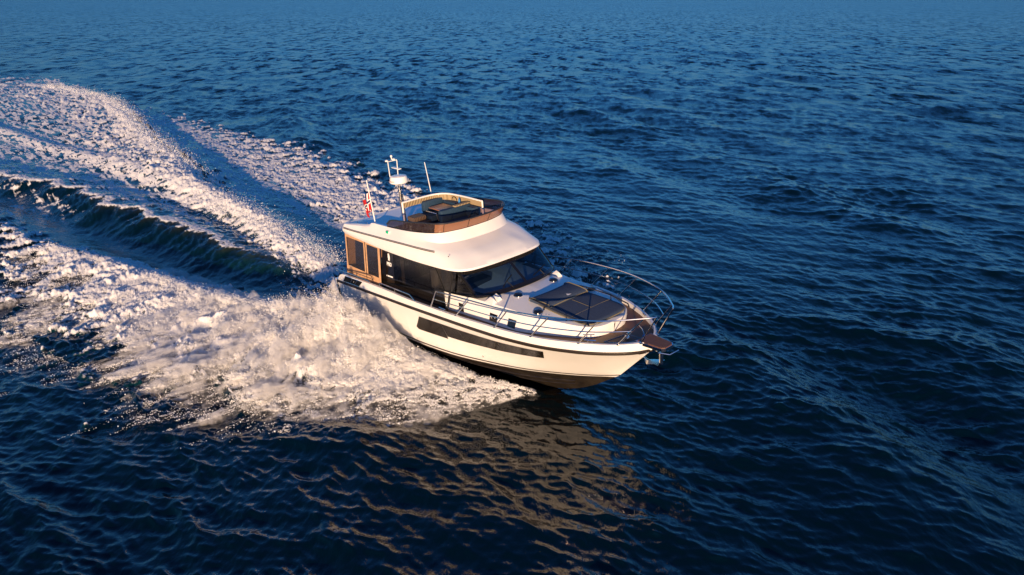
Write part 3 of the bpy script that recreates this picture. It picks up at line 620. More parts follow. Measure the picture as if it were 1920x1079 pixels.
# swim platform with white quarter blocks
m = MB()
m.rbox(-1.12, -.04, -1.72, 1.72, .30, .50, .05)
for s in (1, -1):
    m.add([(-.40, s * 1.74, .5), (-.05, s * 1.78, .32), (-.05, s * 1.80, 1.28), (-.34, s * 1.74, 1.25), (-.40, s * 1.40, .5), (-.05, s * 1.40, .5), (-.05, s * 1.40, 1.28), (-.34, s * 1.40, 1.25)],
          [(0, 1, 2, 3), (4, 7, 6, 5), (3, 2, 6, 7), (0, 3, 7, 4), (1, 5, 6, 2)])
sw = B('swim_platform', WHITE, m, ang=30)
m = MB(); m.box(-1.07, -.42, -1.66, 1.66, .502, .512); B('platform_teak', TEAK, m, sw, smooth=False)
m = MB(); m.box(-1.14, -.05, -1.73, -1.715, .27, .32); m.box(-1.14, -.05, 1.715, 1.73, .27, .32); m.box(-1.145, -1.12, -1.7, 1.7, .27, .32); B('platform_fender', RUBBER, m, sw, smooth=False)

# hull windows (one stepped dark band per side, three panes) and fittings
def on_side(pts, s, off): 
    r = np.array([side_xz(x, z, off) for x, z in pts]); return r if s < 0 else mir(r)
def strip_on_side(top, bot, n, s, off):
    tx = np.interp(np.linspace(0, 1, n), np.linspace(0, 1, len(top)), [p[0] for p in top]); tz = np.interp(np.linspace(0, 1, n), np.linspace(0, 1, len(top)), [p[1] for p in top])
    bx = np.interp(np.linspace(0, 1, n), np.linspace(0, 1, len(bot)), [p[0] for p in bot]); bz = np.interp(np.linspace(0, 1, n), np.linspace(0, 1, len(bot)), [p[1] for p in bot])
    rows = []
    for k in range(4):
        q = k / 3; rows.append(on_side([(x1 * (1 - q) + x2 * q, z1 * (1 - q) + z2 * q) for x1, z1, x2, z2 in zip(tx, tz, bx, bz)], s, off))
    return rows
for s in (-1, 1):
    hw = None
    for top, bot, n in [([(4.60, 1.36), (5.62, 1.435)], [(4.27, .92), (4.36, .855), (5.68, .945)], 12), ([(5.622, 1.435), (6.30, 1.475)], [(5.682, 1.03), (6.46, 1.085)], 9),
                        ([(6.302, 1.475), (7.7, 1.56), (9.2, 1.655)], [(6.462, 1.085), (7.7, 1.19), (9.0, 1.33)], 22)]:
        m = MB(); m.loft(strip_on_side(top, bot, n, s, .014), flip=s > 0)
        if hw is None: hw = B('hull_window', HULLGLASS, m)
        else: B('pane', HULLGLASS, m, hw)
    m = MB()
    for k in range(8):
        x = 1.08 + k * .098; h = .035 + (.05 if k >= 6 else 0) + .006 * k; w = .02
        q = on_side([(x - .03, .575 + h / 2 - .02), (x + w, .575 + h / 2), (x + w + .03, .575 - h / 2), (x, .575 - h / 2 - .01)], s, .005); m.add(q, [(0, 1, 2, 3)])
    B('exhaust_slots', SEAM, m, smooth=False)
    m = MB(); q = on_side([(6.84, .71)], s, .0)[0]; m.lathe(q, [(.02, -.01), (.026, .012), (.012, .014)], 10, axis=(0, s, 0)); B('drain_outlet', CHROME, m)
    # bulwark vent: dark grille with chrome frame above the rub rail
    def bw(x, z):
        i = np.interp(x, TOP[:, 0], np.arange(NS)); a = int(i); f = i - a; t_ = TOP[a] * (1 - f) + TOP[a + 1] * f
        yr = np.interp(x, RUB[:, 0], RUB[:, 1]); zr = np.interp(x, RUB[:, 0], RUB[:, 2]); q = (z - zr) / (t_[2] - zr)
        return np.array([x, s * (yr * (1 - q) + t_[1] * q + .006), z])
    def zz(x, q): zr = np.interp(x, RUB[:, 0], RUB[:, 2]); return zr * (1 - q) + np.interp(x, TOP[:, 0], TOP[:, 2]) * q
    m = MB(); c1 = [bw(x, zz(x, .90)) for x in np.linspace(.58, 1.66, 8)]; c2 = [bw(x, zz(x, .22)) for x in np.linspace(.43, 1.46, 8)]
    m.loft([c1, c2], flip=s > 0); vg = B('vent_grille', SEAM, m)
    m = MB(); m.tube(c1 + c2[::-1], .009, 5, closed=True)
    for q in (3, 5): m.tube([c1[q], c2[q]], .007, 5)
    B('vent_frame', CHROME, m, vg)

# --- coachroof (trunk cabin) ahead of the windscreen
BASE = [(5.3, 1.46, 1.70), (6.5, 1.46, 1.78), (7.34, 1.45, 1.83), (8.1, 1.42, 1.89), (8.7, 1.27, 1.92), (9.3, 1.03, 1.95), (9.75, .82, 1.98), (10.0, .66, 1.99), (10.13, .45, 1.99), (10.18, .2, 1.99), (10.19, 0, 1.99)]
CRES = [(5.3, 1.45, 2.20), (6.0, 1.42, 2.27), (6.8, 1.34, 2.30), (7.75, 1.23, 2.31), (8.6, 1.14, 2.31), (9.3, .98, 2.31), (9.8, .81, 2.30), (10.06, .64, 2.29), (10.18, .42, 2.28), (10.22, .2, 2.28), (10.23, 0, 2.28)]
kt = np.arange(len(BASE)); ft = np.linspace(0, len(BASE) - 1, 61)
bs = pchip(kt, BASE, ft); cr = pchip(kt, CRES, ft)
def crown(q):
    c = cr.copy(); c[:, 1] *= (1 - q); zc = np.interp(cr[:, 0], [5, 7, 9, 10.23], [2.42, 2.42, 2.37, 2.285]); c[:, 2] = cr[:, 2] + (zc - cr[:, 2]) * (1 - (1 - q)**2)
    if q > 0: c[:, 0] = np.where(c[:, 0] > 10.0, 10.0 + (c[:, 0] - 10.0) * (1 - .0 * q), c[:, 0])
    return c
mid = bs * .3 + cr * .7; mid[:, 1] += .02
m = MB()
for s in (1, -1):
    f = (lambda c: c) if s == 1 else mir
    r1 = cr.copy(); r1[:, 1] = np.maximum(r1[:, 1] - .03, 0); r1[:, 2] += .012
    m.loft([f(c) for c in [bs, mid, cr]], flip=s > 0)
    m.loft([f(c) for c in [cr] + [crown(q) for q in (.06, .15, .3, .5, .75, 1.)]], flip=s > 0)
coach = B('coachroof', WHITE, m, ang=50)
def crown_z(x, y):
    yc = max(np.interp(x, cr[:, 0][:50], cr[:, 1][:50]), .05); zc = np.interp(x, [5, 7, 9, 10.23], [2.42, 2.42, 2.37, 2.285]); zr = np.interp(x, cr[:, 0], cr[:, 2])
    return zr + (zc - zr) * max(0, 1 - (min(abs(y) / yc, 1))**2)
def trunk_y(x, z):
    yb = np.interp(x, bs[:, 0][:45], bs[:, 1][:45]); zb = np.interp(x, bs[:, 0], bs[:, 2]); ym = np.interp(x, mid[:, 0][:45], mid[:, 1][:45]); zm = np.interp(x, mid[:, 0], mid[:, 2]); yc = np.interp(x, cr[:, 0][:45], cr[:, 1][:45]); zc = np.interp(x, cr[:, 0], cr[:, 2])
    return np.interp(z, [zb, zm, zc], [yb, ym, yc])
for s in (-1, 1):
    for x0, x1, z0, z1 in [(6.02, 6.22, 1.83, 2.06), (7.24, 7.52, 1.90, 2.10), (7.90, 8.17, 1.93, 2.12)]:
        m = MB(); m.loft([[(x + .03 * (z1 - z) , s * (trunk_y(x, z) + .007), z) for x in np.linspace(x0, x1, 4)] for z in (z1, (z0 + z1) / 2, z0)], flip=s > 0)
        B('portlight', BLACK, m, coach)
# deck vents (black domes with chrome rim), wiper cowls
for x, y in [(7.50, -.62), (8.57, -.95), (7.46, .70), (8.60, .95)]:
    m = MB(); z = crown_z(x, y); m.lathe((x, y, z - .005), [(.115, 0), (.115, .03), (.10, .055), (.06, .07), (.02, .075)], 20); dv = B('deck_ventilator', BLACK, m, coach)
    m = MB(); m.lathe((x, y, z - .004), [(.10, 0), (.13, .0), (.13, .022), (.105, .026)], 20); B('ventilator_ring', CHROME, m, dv)
for y in (-1.22, -1.04, 1.12):
    m = MB(); x = 7.10 if y < 0 else 7.13; z = crown_z(x, y) - .01
    m.add([(x - .16, y - .10, z - .02), (x + .2, y - .13, z - .02), (x + .2, y + .05, z), (x - .1, y + .07, z), (x + .16, y - .04, z + .14), (x + .02, y + .0, z + .15)], [(0, 1, 4), (0, 4, 5), (1, 2, 4), (2, 3, 5, 4), (3, 0, 5)])
    B('wiper_cowl', WHITE, m, coach, smooth=False)
for x, y, a in [(8.75, -1.0, 0), (8.83, -.98, 0)]:
    m = MB(); z = crown_z(x, y); m.lathe((x + .06, y + .1, z - .003), [(.014, 0), (.014, .02), (.006, .024)], 8); B('deck_filler', CHROME, m, coach)

# sunpad with raised backrest, piping and grab rails
half = [(8.02, 0), (8.03, .40), (8.12, .58), (8.4, .66), (9.1, .71), (9.75, .70), (9.98, .62), (10.07, .40), (10.09, 0)]
hp = catrom([(x, y, 0) for x, y in half], 5)
ring = [(p[0], p[1]) for p in hp] + [(p[0], -p[1]) for p in hp[-2:0:-1]]
cx0 = 9.05
def ring3(sc, z, dz=0.): return [(cx0 + (x - cx0) * sc, y * sc, z + (crown_z(cx0 + (x - cx0) * sc, y * sc) - 2.33) * .5) for x, y in ring]
m = MB(); rr = [ring3(1.0, 2.30), ring3(1.01, 2.36), ring3(.985, 2.385), ring3(.9, 2.39), ring3(.5, 2.395), ring3(.02, 2.395)]
m.loft([r + [r[0]] for r in rr]); pad = B('sunpad', PADGREY, m, coach, ang=60)
m = MB(); m.tube(ring3(1.012, 2.352), .018, 6, closed=True); B('pad_piping', PIPING, m, pad)
m = MB()
for a, b in [((8.75, -.70), (8.75, .70)), ((9.45, -.70), (9.45, .70))]:
    if a[0] == 9.45: m.tube([(9.45, y, 2.392 + (crown_z(9.45, y) - 2.33) * .5) for y in np.linspace(-.66, .66, 8)], .007, 5)
m.tube([(x, .02, 2.398 + (crown_z(x, 0) - 2.33) * .5) for x in np.linspace(8.8, 9.45, 6)], .007, 5)
B('pad_seam', PIPING, m, pad)
m = MB(); rows = []
for x, zt in [(8.06, 2.42), (8.10, 2.50), (8.2, 2.525), (8.5, 2.515), (8.7, 2.49), (8.745, 2.45), (8.75, 2.38)]:
    rows.append([(x - .10 * (y / .66)**2 * (1 if x < 8.4 else .2), y, zt - .03 * (y / .66)**2) for y in np.linspace(-.66, .66, 13)])
m.loft(rows, flip=True)
for k in (0, -1):
    e = [r[k] for r in rows]; m.add(e + [(p[0], p[1], 2.30) for p in e], [(i, i + 1, len(e) + i + 1, len(e) + i) if k else (i + 1, i, len(e) + i, len(e) + i + 1) for i in range(len(e) - 1)])
bk = B('pad_backrest', PADGREY, m, pad, ang=50)
m = MB(); m.tube([rows[5][k] for k in range(13)], .014, 5); m.tube([(r[0][0], r[0][1] - .004, r[0][2]) for r in rows], .02, 5); m.tube([(r[-1][0], r[-1][1] + .004, r[-1][2]) for r in rows], .02, 5); B('backrest_piping', PIPING, m, bk)
m = MB(); m.add([(8.60, .02, 2.508), (8.66, .02, 2.502), (8.66, .16, 2.502), (8.62, .10, 2.507)], [(0, 1, 2, 3)]); m.add([(8.56, .05, 2.511), (8.60, .05, 2.509), (8.60, .10, 2.509)], [(0, 1, 2)]); B('pad_emblem', DECAL, m, bk, smooth=False)
for s in (-1, 1):
    m = MB(); m.tube([(7.92, s * .62, 2.40), (7.95, s * .64, 2.46), (8.6, s * .76, 2.475), (9.4, s * .80, 2.455), (10.0, s * .74, 2.41), (10.06, s * .72, 2.34)], .017, 8)
    for x, y in [(8.6, .76), (9.4, .80)]: m.tube([(x, s * y, 2.46), (x, s * y, 2.30)], .013, 6)
    B('grab_rail', GREYMETAL if s < 0 else GREYMETAL, m, coach)

# --- cabin sides: black panel below, tinted glass above
bottomz = lambda x: float(deck_z(x))
def winline(x): return np.interp(x, [2.5, 4.9, 5.25, 5.8, 6.5, 6.76], [1.72, 2.09, 2.24, 2.27, 2.335, 2.385])
for s in (-1, 1):
    xs = np.linspace(0, 1, 15)
    lo = [(2.40 + (5.45 - 2.40) * t, s * 1.50, bottomz(2.4 + 3.05 * t)) for t in xs]
    hi = [(2.47 + (5.45 - 2.47) * t, s * 1.495, winline(2.47 + 2.98 * t)) for t in xs]
    m = MB(); m.loft([lo, hi], flip=s < 0); m.loft([[(2.22, s * 1.502, 1.56), (2.36, s * 1.49, 2.3), (2.50, s * 1.475, 2.985)], [(2.47, s * 1.502, 1.56), (2.60, s * 1.49, 2.3), (2.72, s * 1.475, 2.985)]], flip=s > 0); cs = B('cabin_side', BLACK, m)
    lo = [(2.47 + (6.74 - 2.47) * t, s * np.interp(2.47 + 4.27 * t, [2, 5.8, 6.74], [1.495, 1.47, 1.40]), winline(2.47 + 4.27 * t) + .002) for t in xs]
    hi = [(2.66 + (6.02 - 2.66) * t, s * np.interp(2.66 + 3.36 * t, [2, 5, 6.02], [1.47, 1.45, 1.42]), 2.985) for t in xs]
    m = MB(); m.loft([lo, hi], flip=s < 0); sg = B('side_window', SIDEGLASS, m)
    def wp(t, q, off): a = np.array([np.interp(t, xs, [p[k] for p in lo]) for k in range(3)]); b = np.array([np.interp(t, xs, [p[k] for p in hi]) for k in range(3)]); r = a * (1 - q) + b * q; r[1] += s * off; return r
    m = MB()
    m.loft([[wp(0, q, .006) for q in np.linspace(0, 1, 6)], [wp(.115, q, .006) for q in np.linspace(0, 1, 6)]], flip=s > 0)
    pn = B('logo_panel', BLACK, m, sg)
    m = MB(); m.tube([wp(t, 0.0, .008) for t in xs], .018, 5); m.tube([wp(.70, 0, .004), wp(.70, 1, .004)], .014, 5); m.tube([wp(.995, q, .004) for q in np.linspace(0, 1, 5)], .03, 5)
    B('window_trim', SEAM, m, sg)
    m = MB(); m.tube([(5.92, s * 1.53, 2.99), (5.83, s * 1.56, 2.4), (5.66, s * 1.60, 1.76)], .026, 8); B('roof_post', GREYMETAL, m)
    # text and mark, starboard and port
    if True:
        tx = bpy.data.curves.new('t', 'FONT'); tx.body = 'BPRO'; tx.size = .165; tx.align_x = 'CENTER'; tx.extrude = .001; tx.offset = .008
        to = bpy.data.objects.new('t', tx); COL.objects.link(to); dg = bpy.context.evaluated_depsgraph_get(); dg.update()
        me = bpy.data.meshes.new_from_object(to.evaluated_get(dg)); bpy.data.objects.remove(to)
        c = wp(.052, .47, .012); ex = Vector((1, 0, .05)) * (-s); ey = Vector((.10, s * -.03, 1)).normalized(); ez = ex.cross(ey)
        Mx = Matrix(((ex.x * .62, ey.x, ez.x, c[0]), (ex.y * .62, ey.y, ez.y, c[1]), (ex.z * .62, ey.z, ez.z, c[2]), (0, 0, 0, 1)))
        me.transform(Mx); me.materials.append(DECAL); lo_ = bpy.data.objects.new('lettering', me); COL.objects.link(lo_); lo_.parent = sg
        # standing-animal emblem
        P = [(-.02, 0), (-.07, .02), (-.05, .10), (-.08, .16), (-.075, .27), (-.10, .33), (-.085, .345), (-.05, .31), (-.03, .36), (.0, .35), (.02, .37), (.03, .32), (.06, .25), (.075, .15), (.06, .08), (.07, .0), (.03, .0), (.02, .06), (.0, .06)]
        c2 = c + np.array(ey) * .165
        m = MB(); m.add([tuple(c2 + np.array(ex) * a * .75 + np.array(ey) * b * .66) for a, b in P], [tuple(range(len(P)))]); B('emblem', DECAL, m, sg, smooth=False)
        c3 = c - np.array(ey) * .36; m = MB()
        for a0, a1 in [(-.17, -.13), (-.10, .17)]: m.add([tuple(c3 + np.array(ex) * a + np.array(ey) * b) for a, b in [(a0, 0), (a1, 0), (a1, .045), (a0, .045)]], [(0, 1, 2, 3)])
        B('slogan_line', DECAL, m, sg, smooth=False)
# cabin aft bulkhead, interior
m = MB(); m.box(2.52, 2.56, -1.42, 1.42, .95, 2.93); B('aft_bulkhead', BLACK, m, smooth=False)
m = MB(); m.box(2.6, 5.6, -1.40, 1.40, 1.25, 1.28); B('saloon_floor', INTERIOR, m, smooth=False)
m = MB()
m.box(2.62, 4.4, .75, 1.35, 1.28, 1.70); m.box(2.62, 4.4, 1.2, 1.38, 1.70, 2.15); B('saloon_sofa', CREAM, m, smooth=False)
m = MB(); m.box(4.55, 5.0, -1.2, -.55, 1.28, 2.05); m.box(4.45, 4.6, -1.2, -.55, 2.0, 2.55); m.box(4.55, 5.0, .4, 1.2, 1.28, 2.05); m.box(4.45, 4.6, .4, 1.2, 2.0, 2.55); B('helm_seat', CREAM, m, smooth=False)
m = MB()
m.add([(5.75, -1.38, 2.32), (7.05, -1.0, 2.36), (7.15, -.4, 2.38), (7.15, .4, 2.38), (7.05, 1.0, 2.36), (5.75, 1.38, 2.32), (5.7, 1.38, 1.3), (5.7, -1.38, 1.3)], [(0, 1, 2, 3, 4, 5), (0, 5, 6, 7)])
ds = B('dashboard', DARKINT, m, smooth=False)
m = MB(); m.rbox(5.75, 6.15, -1.15, -.35, 2.33, 2.52, .05); B('instrument_pod', DARKINT, m, ds)
m = MB(); m.tube([(5.62 + .03 * math.sin(a), -.8 + .2 * math.cos(a), 2.32 + .2 * math.sin(a)) for a in np.linspace(0, 2 * math.pi, 17)[:-1]], .016, 6, closed=True); B('steering_wheel', CREAM, m, ds)
for x, y in [(3.15, -1.36), (5.0, -1.36), (3.15, 1.36), (5.0, 1.36)]:
    m = MB(); m.add([(x, y, 1.3), (x + .16, y, 1.3), (x + .22, y, 2.96), (x + .06, y, 2.96)], [(0, 1, 2, 3)])
    B('curtain', QUILT, m, smooth=False)

# --- windscreen
wb = [(6.74, 1.405, 2.385), (6.86, 1.26, 2.395), (7.02, .95, 2.415), (7.12, .65, 2.43), (7.18, .33, 2.44), (7.20, 0, 2.445)]
wt = [(6.02, 1.42, 2.985), (6.12, 1.29, 2.99), (6.25, .97, 2.995), (6.33, .66, 2.995), (6.38, .33, 3.0), (6.40, 0, 3.0)]
wb = catrom(wb, 5); wt = catrom(wt, 5)
wbf = np.vstack([mir(wb), wb[::-1][1:]]); wtf = np.vstack([mir(wt), wt[::-1][1:]])
def wsp(i, q, off=0.): 
    p = wbf[i] * (1 - q) + wtf[i] * q; return (p[0] + off * .6, p[1] * (1 + off * .3), p[2] + off * .8)
NW = len(wbf)
m = MB(); m.loft([[wsp(i, q) for i in range(NW)] for q in np.linspace(0, 1, 5)]); ws = B('windscreen', WSGLASS, m)
m = MB()
m.loft([[wsp(i, q, .004) for i in range(NW)] for q in (.0, .10)]); m.loft([[wsp(i, q, .004) for i in range(NW)] for q in (.80, 1.0)])
for i0 in (0, NW // 2 - 1, NW - 3): m.loft([[wsp(i, q, .006) for i in (i0, i0 + 1, i0 + 2)] for q in (0, .5, 1)])
B('windscreen_frame', BLACK, m, ws)
m = MB(); m.tube([(p[0] + .02, p[1] * 1.008, p[2] - .008) for p in wbf], .016, 6); B('windscreen_gasket', SEAM, m, ws)
for i0, i1, q0, q1 in [(14, 21, .12, .42), (NW - 21, NW - 10, .16, .28)]:
    m = MB(); a = Vector(wsp(i0, q0, .03)); b = Vector(wsp(i1, q1, .03)); c = Vector(wsp((i0 + i1) // 2, (q0 + q1) / 2, .05)); m.tube([a, c, b], .014, 6)
    d = Vector(wsp((i0 + i1) // 2 + 1, .03, .03)); m.tube([d, c], .011, 6); B('wiper', SEAM, m, ws)

# --- roof and flybridge moulding: rings run from the stern centre round the starboard/port edge to the front centre
L0 = [(.50, 0, 2.99), (.48, 1.0, 2.985), (.53, 1.5, 2.98), (.68, 1.67, 2.98), (1.2, 1.70, 2.975), (1.95, 1.715, 2.965), (2.15, 1.72, 2.96), (3.0, 1.735, 2.95), (4.2, 1.74, 2.965), (5.4, 1.66, 2.975), (5.92, 1.57, 2.975), (6.20, 1.43, 2.975), (6.38, 1.18, 2.985), (6.48, .76, 3.0), (6.53, .4, 3.012), (6.535, 0, 3.012)]
L1 = [(.46, 0, 3.06), (.44, 1.0, 3.06), (.49, 1.52, 3.06), (.63, 1.71, 3.06), (1.2, 1.735, 3.055), (1.95, 1.745, 3.05), (2.15, 1.75, 3.05), (3.0, 1.755, 3.05), (4.2, 1.75, 3.06), (5.4, 1.665, 3.06), (5.90, 1.57, 3.04), (6.17, 1.43, 3.03), (6.35, 1.18, 3.035), (6.455, .76, 3.045), (6.50, .4, 3.055), (6.505, 0, 3.055)]
L2 = [(.46, 0, 3.18), (.44, 1.0, 3.18), (.49, 1.50, 3.18), (.64, 1.68, 3.18), (1.2, 1.70, 3.20), (1.95, 1.695, 3.235), (2.15, 1.69, 3.245), (3.0, 1.68, 3.285), (4.2, 1.63, 3.33), (5.15, 1.52, 3.34), (5.52, 1.39, 3.30), (5.76, 1.22, 3.265), (5.93, .97, 3.25), (6.07, .66, 3.26), (6.10, .33, 3.255), (6.105, 0, 3.255)]
L3 = [(.50, 0, 3.27), (.48, 1.0, 3.27), (.53, 1.48, 3.27), (.68, 1.64, 3.275), (1.2, 1.62, 3.33), (1.95, 1.575, 3.42), (2.15, 1.56, 3.44), (3.0, 1.53, 3.475), (4.0, 1.50, 3.50), (4.7, 1.40, 3.49), (5.05, 1.26, 3.47), (5.22, 1.07, 3.455), (5.32, .82, 3.45), (5.385, .52, 3.445), (5.41, .26, 3.445), (5.415, 0, 3.445)]
L4 = [(.52, 0, 3.28), (.50, 1.0, 3.28), (.56, 1.46, 3.285), (.70, 1.60, 3.29), (1.2, 1.55, 3.36), (1.95, 1.50, 3.47), (2.12, 1.49, 3.54), (3.0, 1.455, 3.565), (3.9, 1.43, 3.625), (4.55, 1.36, 3.685), (4.87, 1.24, 3.705), (5.03, 1.05, 3.705), (5.12, .80, 3.705), (5.18, .52, 3.705), (5.20, .26, 3.705), (5.205, 0, 3.705)]
L5 = [(.56, 0, 3.275), (.54, 1.0, 3.275), (.60, 1.43, 3.28), (.74, 1.55, 3.285), (1.2, 1.48, 3.355), (1.95, 1.43, 3.46), (2.12, 1.41, 3.53), (3.0, 1.37, 3.555), (3.9, 1.34, 3.615), (4.5, 1.27, 3.675), (4.78, 1.15, 3.695), (4.92, .98, 3.695), (5.01, .75, 3.695), (5.06, .49, 3.695), (5.08, .24, 3.695), (5.085, 0, 3.695)]
L6 = [(.58, 0, 3.265), (.58, 1.0, 3.265), (.64, 1.40, 3.265), (.78, 1.50, 3.265), (1.2, 1.44, 3.265), (1.95, 1.38, 3.265), (2.12, 1.36, 3.265), (3.0, 1.32, 3.265), (3.9, 1.29, 3.265), (4.45, 1.22, 3.265), (4.73, 1.10, 3.265), (4.87, .94, 3.265), (4.95, .73, 3.265), (5.0, .47, 3.265), (5.02, .23, 3.265), (5.025, 0, 3.265)]
rings = []
for L in (L0, L1, L2, L3, L4, L5, L6):
    k = np.arange(16); rings.append(pchip(k, L, np.linspace(0, 15, 91)))
cl = rings[-1].copy(); cl[:, 1] = 0
un = rings[0].copy(); un[:, 1] *= .0; un[:, 0] = np.clip(un[:, 0], .55, 6.35); un[:, 2] = 2.985
inn = rings[0].copy(); inn[:, 0] = 3.4 + (inn[:, 0] - 3.4) * .97; inn[:, 1] *= .97; inn[:, 2] = 2.99
m = MB()
def sub(a, b, k): return [a + (b - a) * t for t in np.linspace(0, 1, k)[1:-1]]
for s in (1, -1):
    f = (lambda c: c) if s == 1 else mir
    seq = [un, inn, rings[0], rings[1]]
    bul = [rings[1] * (1 - t) + rings[2] * t + np.array([0, 1, 0]) * (.012 * math.sin(math.pi * t)) * (rings[1][:, 1:2] > .05) for t in (.33, .66)]
    seq += bul + [rings[2]]
    v = [rings[2] * (1 - t) + rings[3] * t for t in (.33, .66)]
    seq += v + [rings[3]] + [rings[3] * (1 - t) + rings[4] * t for t in (.25, .75)] + [rings[4], rings[5], rings[6], cl]
    m.loft([f(c) for c in seq], flip=s > 0)
roof = B('flybridge', WHITE, m, ang=32)
# hand rail groove along the roof side
for s in (-1, 1):
    c = rings[2]; pts = [(p[0], s * (p[1] + .018), p[2]) for p in c if .66 < p[0] < 5.3 and p[1] > 1.45]
    m = MB(); m.tube([(x, y, z + .012) for x, y, z in pts], .008, 6); m.tube([(x, y + s * .004, z - .018) for x, y, z in pts], .012, 6); B('roof_handrail', HANDRAIL, m, roof)
    m = MB(); m.rbox(2.98, 3.12, s * 1.55 - .03, s * 1.55 + .03, 3.42, 3.50, .015); nl = B('navigation_light_housing', WHITE, m, roof)
    m = MB(); m.rbox(3.0, 3.11, s * 1.585 - .02, s * 1.585 + .02, 3.43, 3.505, .01); B('navigation_light', GREEN if s < 0 else PAINTRED, m, roof)
    m = MB(); m.lathe((5.80, s * 1.48, 3.32), [(.012, -.01), (.014, .01), (.004, .014)], 8, axis=(0, s, .6)); B('roof_light', SEAM, m, roof)
    # low rails at the aft roof edge
    m = MB(); m.tube([(.72, s * 1.5, 3.29), (.78, s * 1.5, 3.37), (1.75, s * 1.47, 3.49), (1.83, s * 1.47, 3.42)], .010, 6); m.tube([(1.25, s * 1.49, 3.43), (1.25, s * 1.49, 3.34)], .008, 6); B('aft_low_rail', CHROME, m, roof)

# flybridge windscreen (smoked) and its dark rail
fb = rings[4]; sel = [i for i in range(91) if (fb[i, 0] > 2.75 and i > 30)]
fbs = np.array([fb[i] for i in sel]) - [0, .03, 0] * (np.array([fb[i] for i in sel])[:, 1:2] > .05)
hgt = np.interp(fbs[:, 0], [2.75, 2.95, 3.2, 4.6, 5.3], [0.0, .20, .25, .30, .285])
fts = fbs + np.stack([np.interp(fbs[:, 0], [2.75, 4.6, 5.2], [.04, .08, .16]), np.interp(fbs[:, 1], [0, .9, 1.4], [0, .05, .02]), hgt], 1)
full_b = np.vstack([mir(fbs), fbs[::-1][1:]]); full_t = np.vstack([mir(fts), fts[::-1][1:]])
fw_ = None
nf_ = len(full_b); k1 = int(np.argmax(full_b[:, 0] > 4.86)); k2 = nf_ - k1
for a, b, gm in [(k1, k2, FLYLIT), (0, k1 + 1, FLYDARK), (k2 - 1, nf_, FLYDARK)]:  # one acrylic: sunlit-coloured front, dark-coloured sides
    m = MB(); m.loft([full_b[a:b] * (1 - q) + full_t[a:b] * q for q in np.linspace(0, 1, 4)])
    if fw_ is None: fw_ = B('fly_windscreen', gm, m, roof)
    else: B('side_pane', gm, m, fw_)
m = MB(); m.tube(full_t, .024, 8); B('fly_windscreen_rail', GREYMETAL, m, fw_)
m = MB(); m.tube(full_b + [0, 0, .006], .012, 5)
nfull = len(full_b)
for q in (.26, .42, .60, .76): i = int(q * nfull); m.tube([full_b[i], full_t[i]], .009, 5)
B('fly_windscreen_divider', SEAM, m, fw_)
# white rail round the aft and port side of the fly deck with its posts and canvas
wr = catrom([(2.29, -.48, 3.95), (2.30, .35, 3.955), (2.42, .78, 3.96), (2.75, .98, 3.965), (3.4, 1.06, 3.96), (4.18, 1.08, 3.95)], 6)
m = MB(); m.tube(wr, .026, 8); fr = B('fly_guard_rail', WHITE, m, roof)
for p in [(2.29, -.48), (4.18, 1.08), (2.42, .78)]:
    m = MB(); m.tube([(p[0], p[1], 3.95), (p[0], p[1], 3.27)], .026 if p[1] != .78 else .018, 8); B('rail_post', WHITE, m, roof)
m = MB(); m.loft([[(p[0] + .01, p[1] * .985, p[2] - .02) for p in wr], [(p[0] + .02, p[1] * .98, 3.78) for p in wr]]); B('rail_canvas', QUILT, m, roof)
# fly seating
def cush(name, m_, x0, x1, y0, y1, z0, z1, r=.05, par=None): mb = MB(); mb.rbox(x0, x1, y0, y1, z0, z1, r); return B(name, m_, mb, par or roof)
sf = cush('fly_sofa', NAVY, 2.38, 2.95, .05, 1.0, 3.28, 3.52); cush('sofa_back', NAVY, 2.36, 2.52, .12, .92, 3.50, 3.87, .06, sf)
cush('sofa_side', NAVY, 2.6, 4.1, .78, 1.02, 3.28, 3.80, .06, sf); cush('sofa_cushion', QUILT, 2.40, 2.80, -.46, .02, 3.40, 3.56, .06, sf); cush('sofa_base', DARKINT, 2.40, 2.98, -.46, .02, 3.28, 3.42, .02, sf)
tb = cush('fly_table', TABLE, 2.72, 3.32, .16, .72, 3.70, 3.735, .012); mb = MB(); mb.tube([(3.0, .42, 3.70), (3.0, .42, 3.27)], .04, 10); B('table_pedestal', CHROME, mb, tb)
mb = MB(); mb.tube([(2.72, .10, 3.66), (2.78, .02, 3.66), (3.30, .02, 3.66), (3.34, .06, 3.40)], .014, 6); B('table_bar', CHROME, mb, tb)
cush('fly_floor', DARKINT, 2.25, 4.85, -1.05, 1.05, 3.262, 3.28, .008)
hb = cush('helm_bench', NAVY, 3.62, 4.22, -.42, .98, 3.28, 3.53); cush('bench_back', NAVY, 3.58, 3.76, -.14, .98, 3.50, 3.86, .06, hb); cush('bench_back_pad', QUILT, 3.60, 3.74, .40, .97, 3.84, 3.89, .02, hb)
cush('bench_cushion', TAN, 3.66, 4.0, -.80, -.40, 3.44, 3.52, .03, hb); cush('bench_cushion', TAN, 4.1, 4.32, -.5, .3, 3.42, 3.54, .03, hb); cush('bench_base', DARKINT, 3.66, 4.0, -.80, -.40, 3.28, 3.44, .02, hb)
cush('side_locker', DARKINT, 2.95, 3.5, -1.25, -.95, 3.28, 3.46, .03); cush('locker_cushion', TAN, 2.97, 3.30, -.75, -.40, 3.28, 3.44, .03)
hc = MB(); hc.add([(4.50, -.9, 3.28), (4.50, .9, 3.28), (4.62, .9, 3.66), (4.62, -.9, 3.66), (5.02, .7, 3.70), (5.02, -.7, 3.70)], [(0, 3, 2, 1), (3, 5, 4, 2)]); hco = B('helm_console', DARKINT, hc, roof, smooth=False)
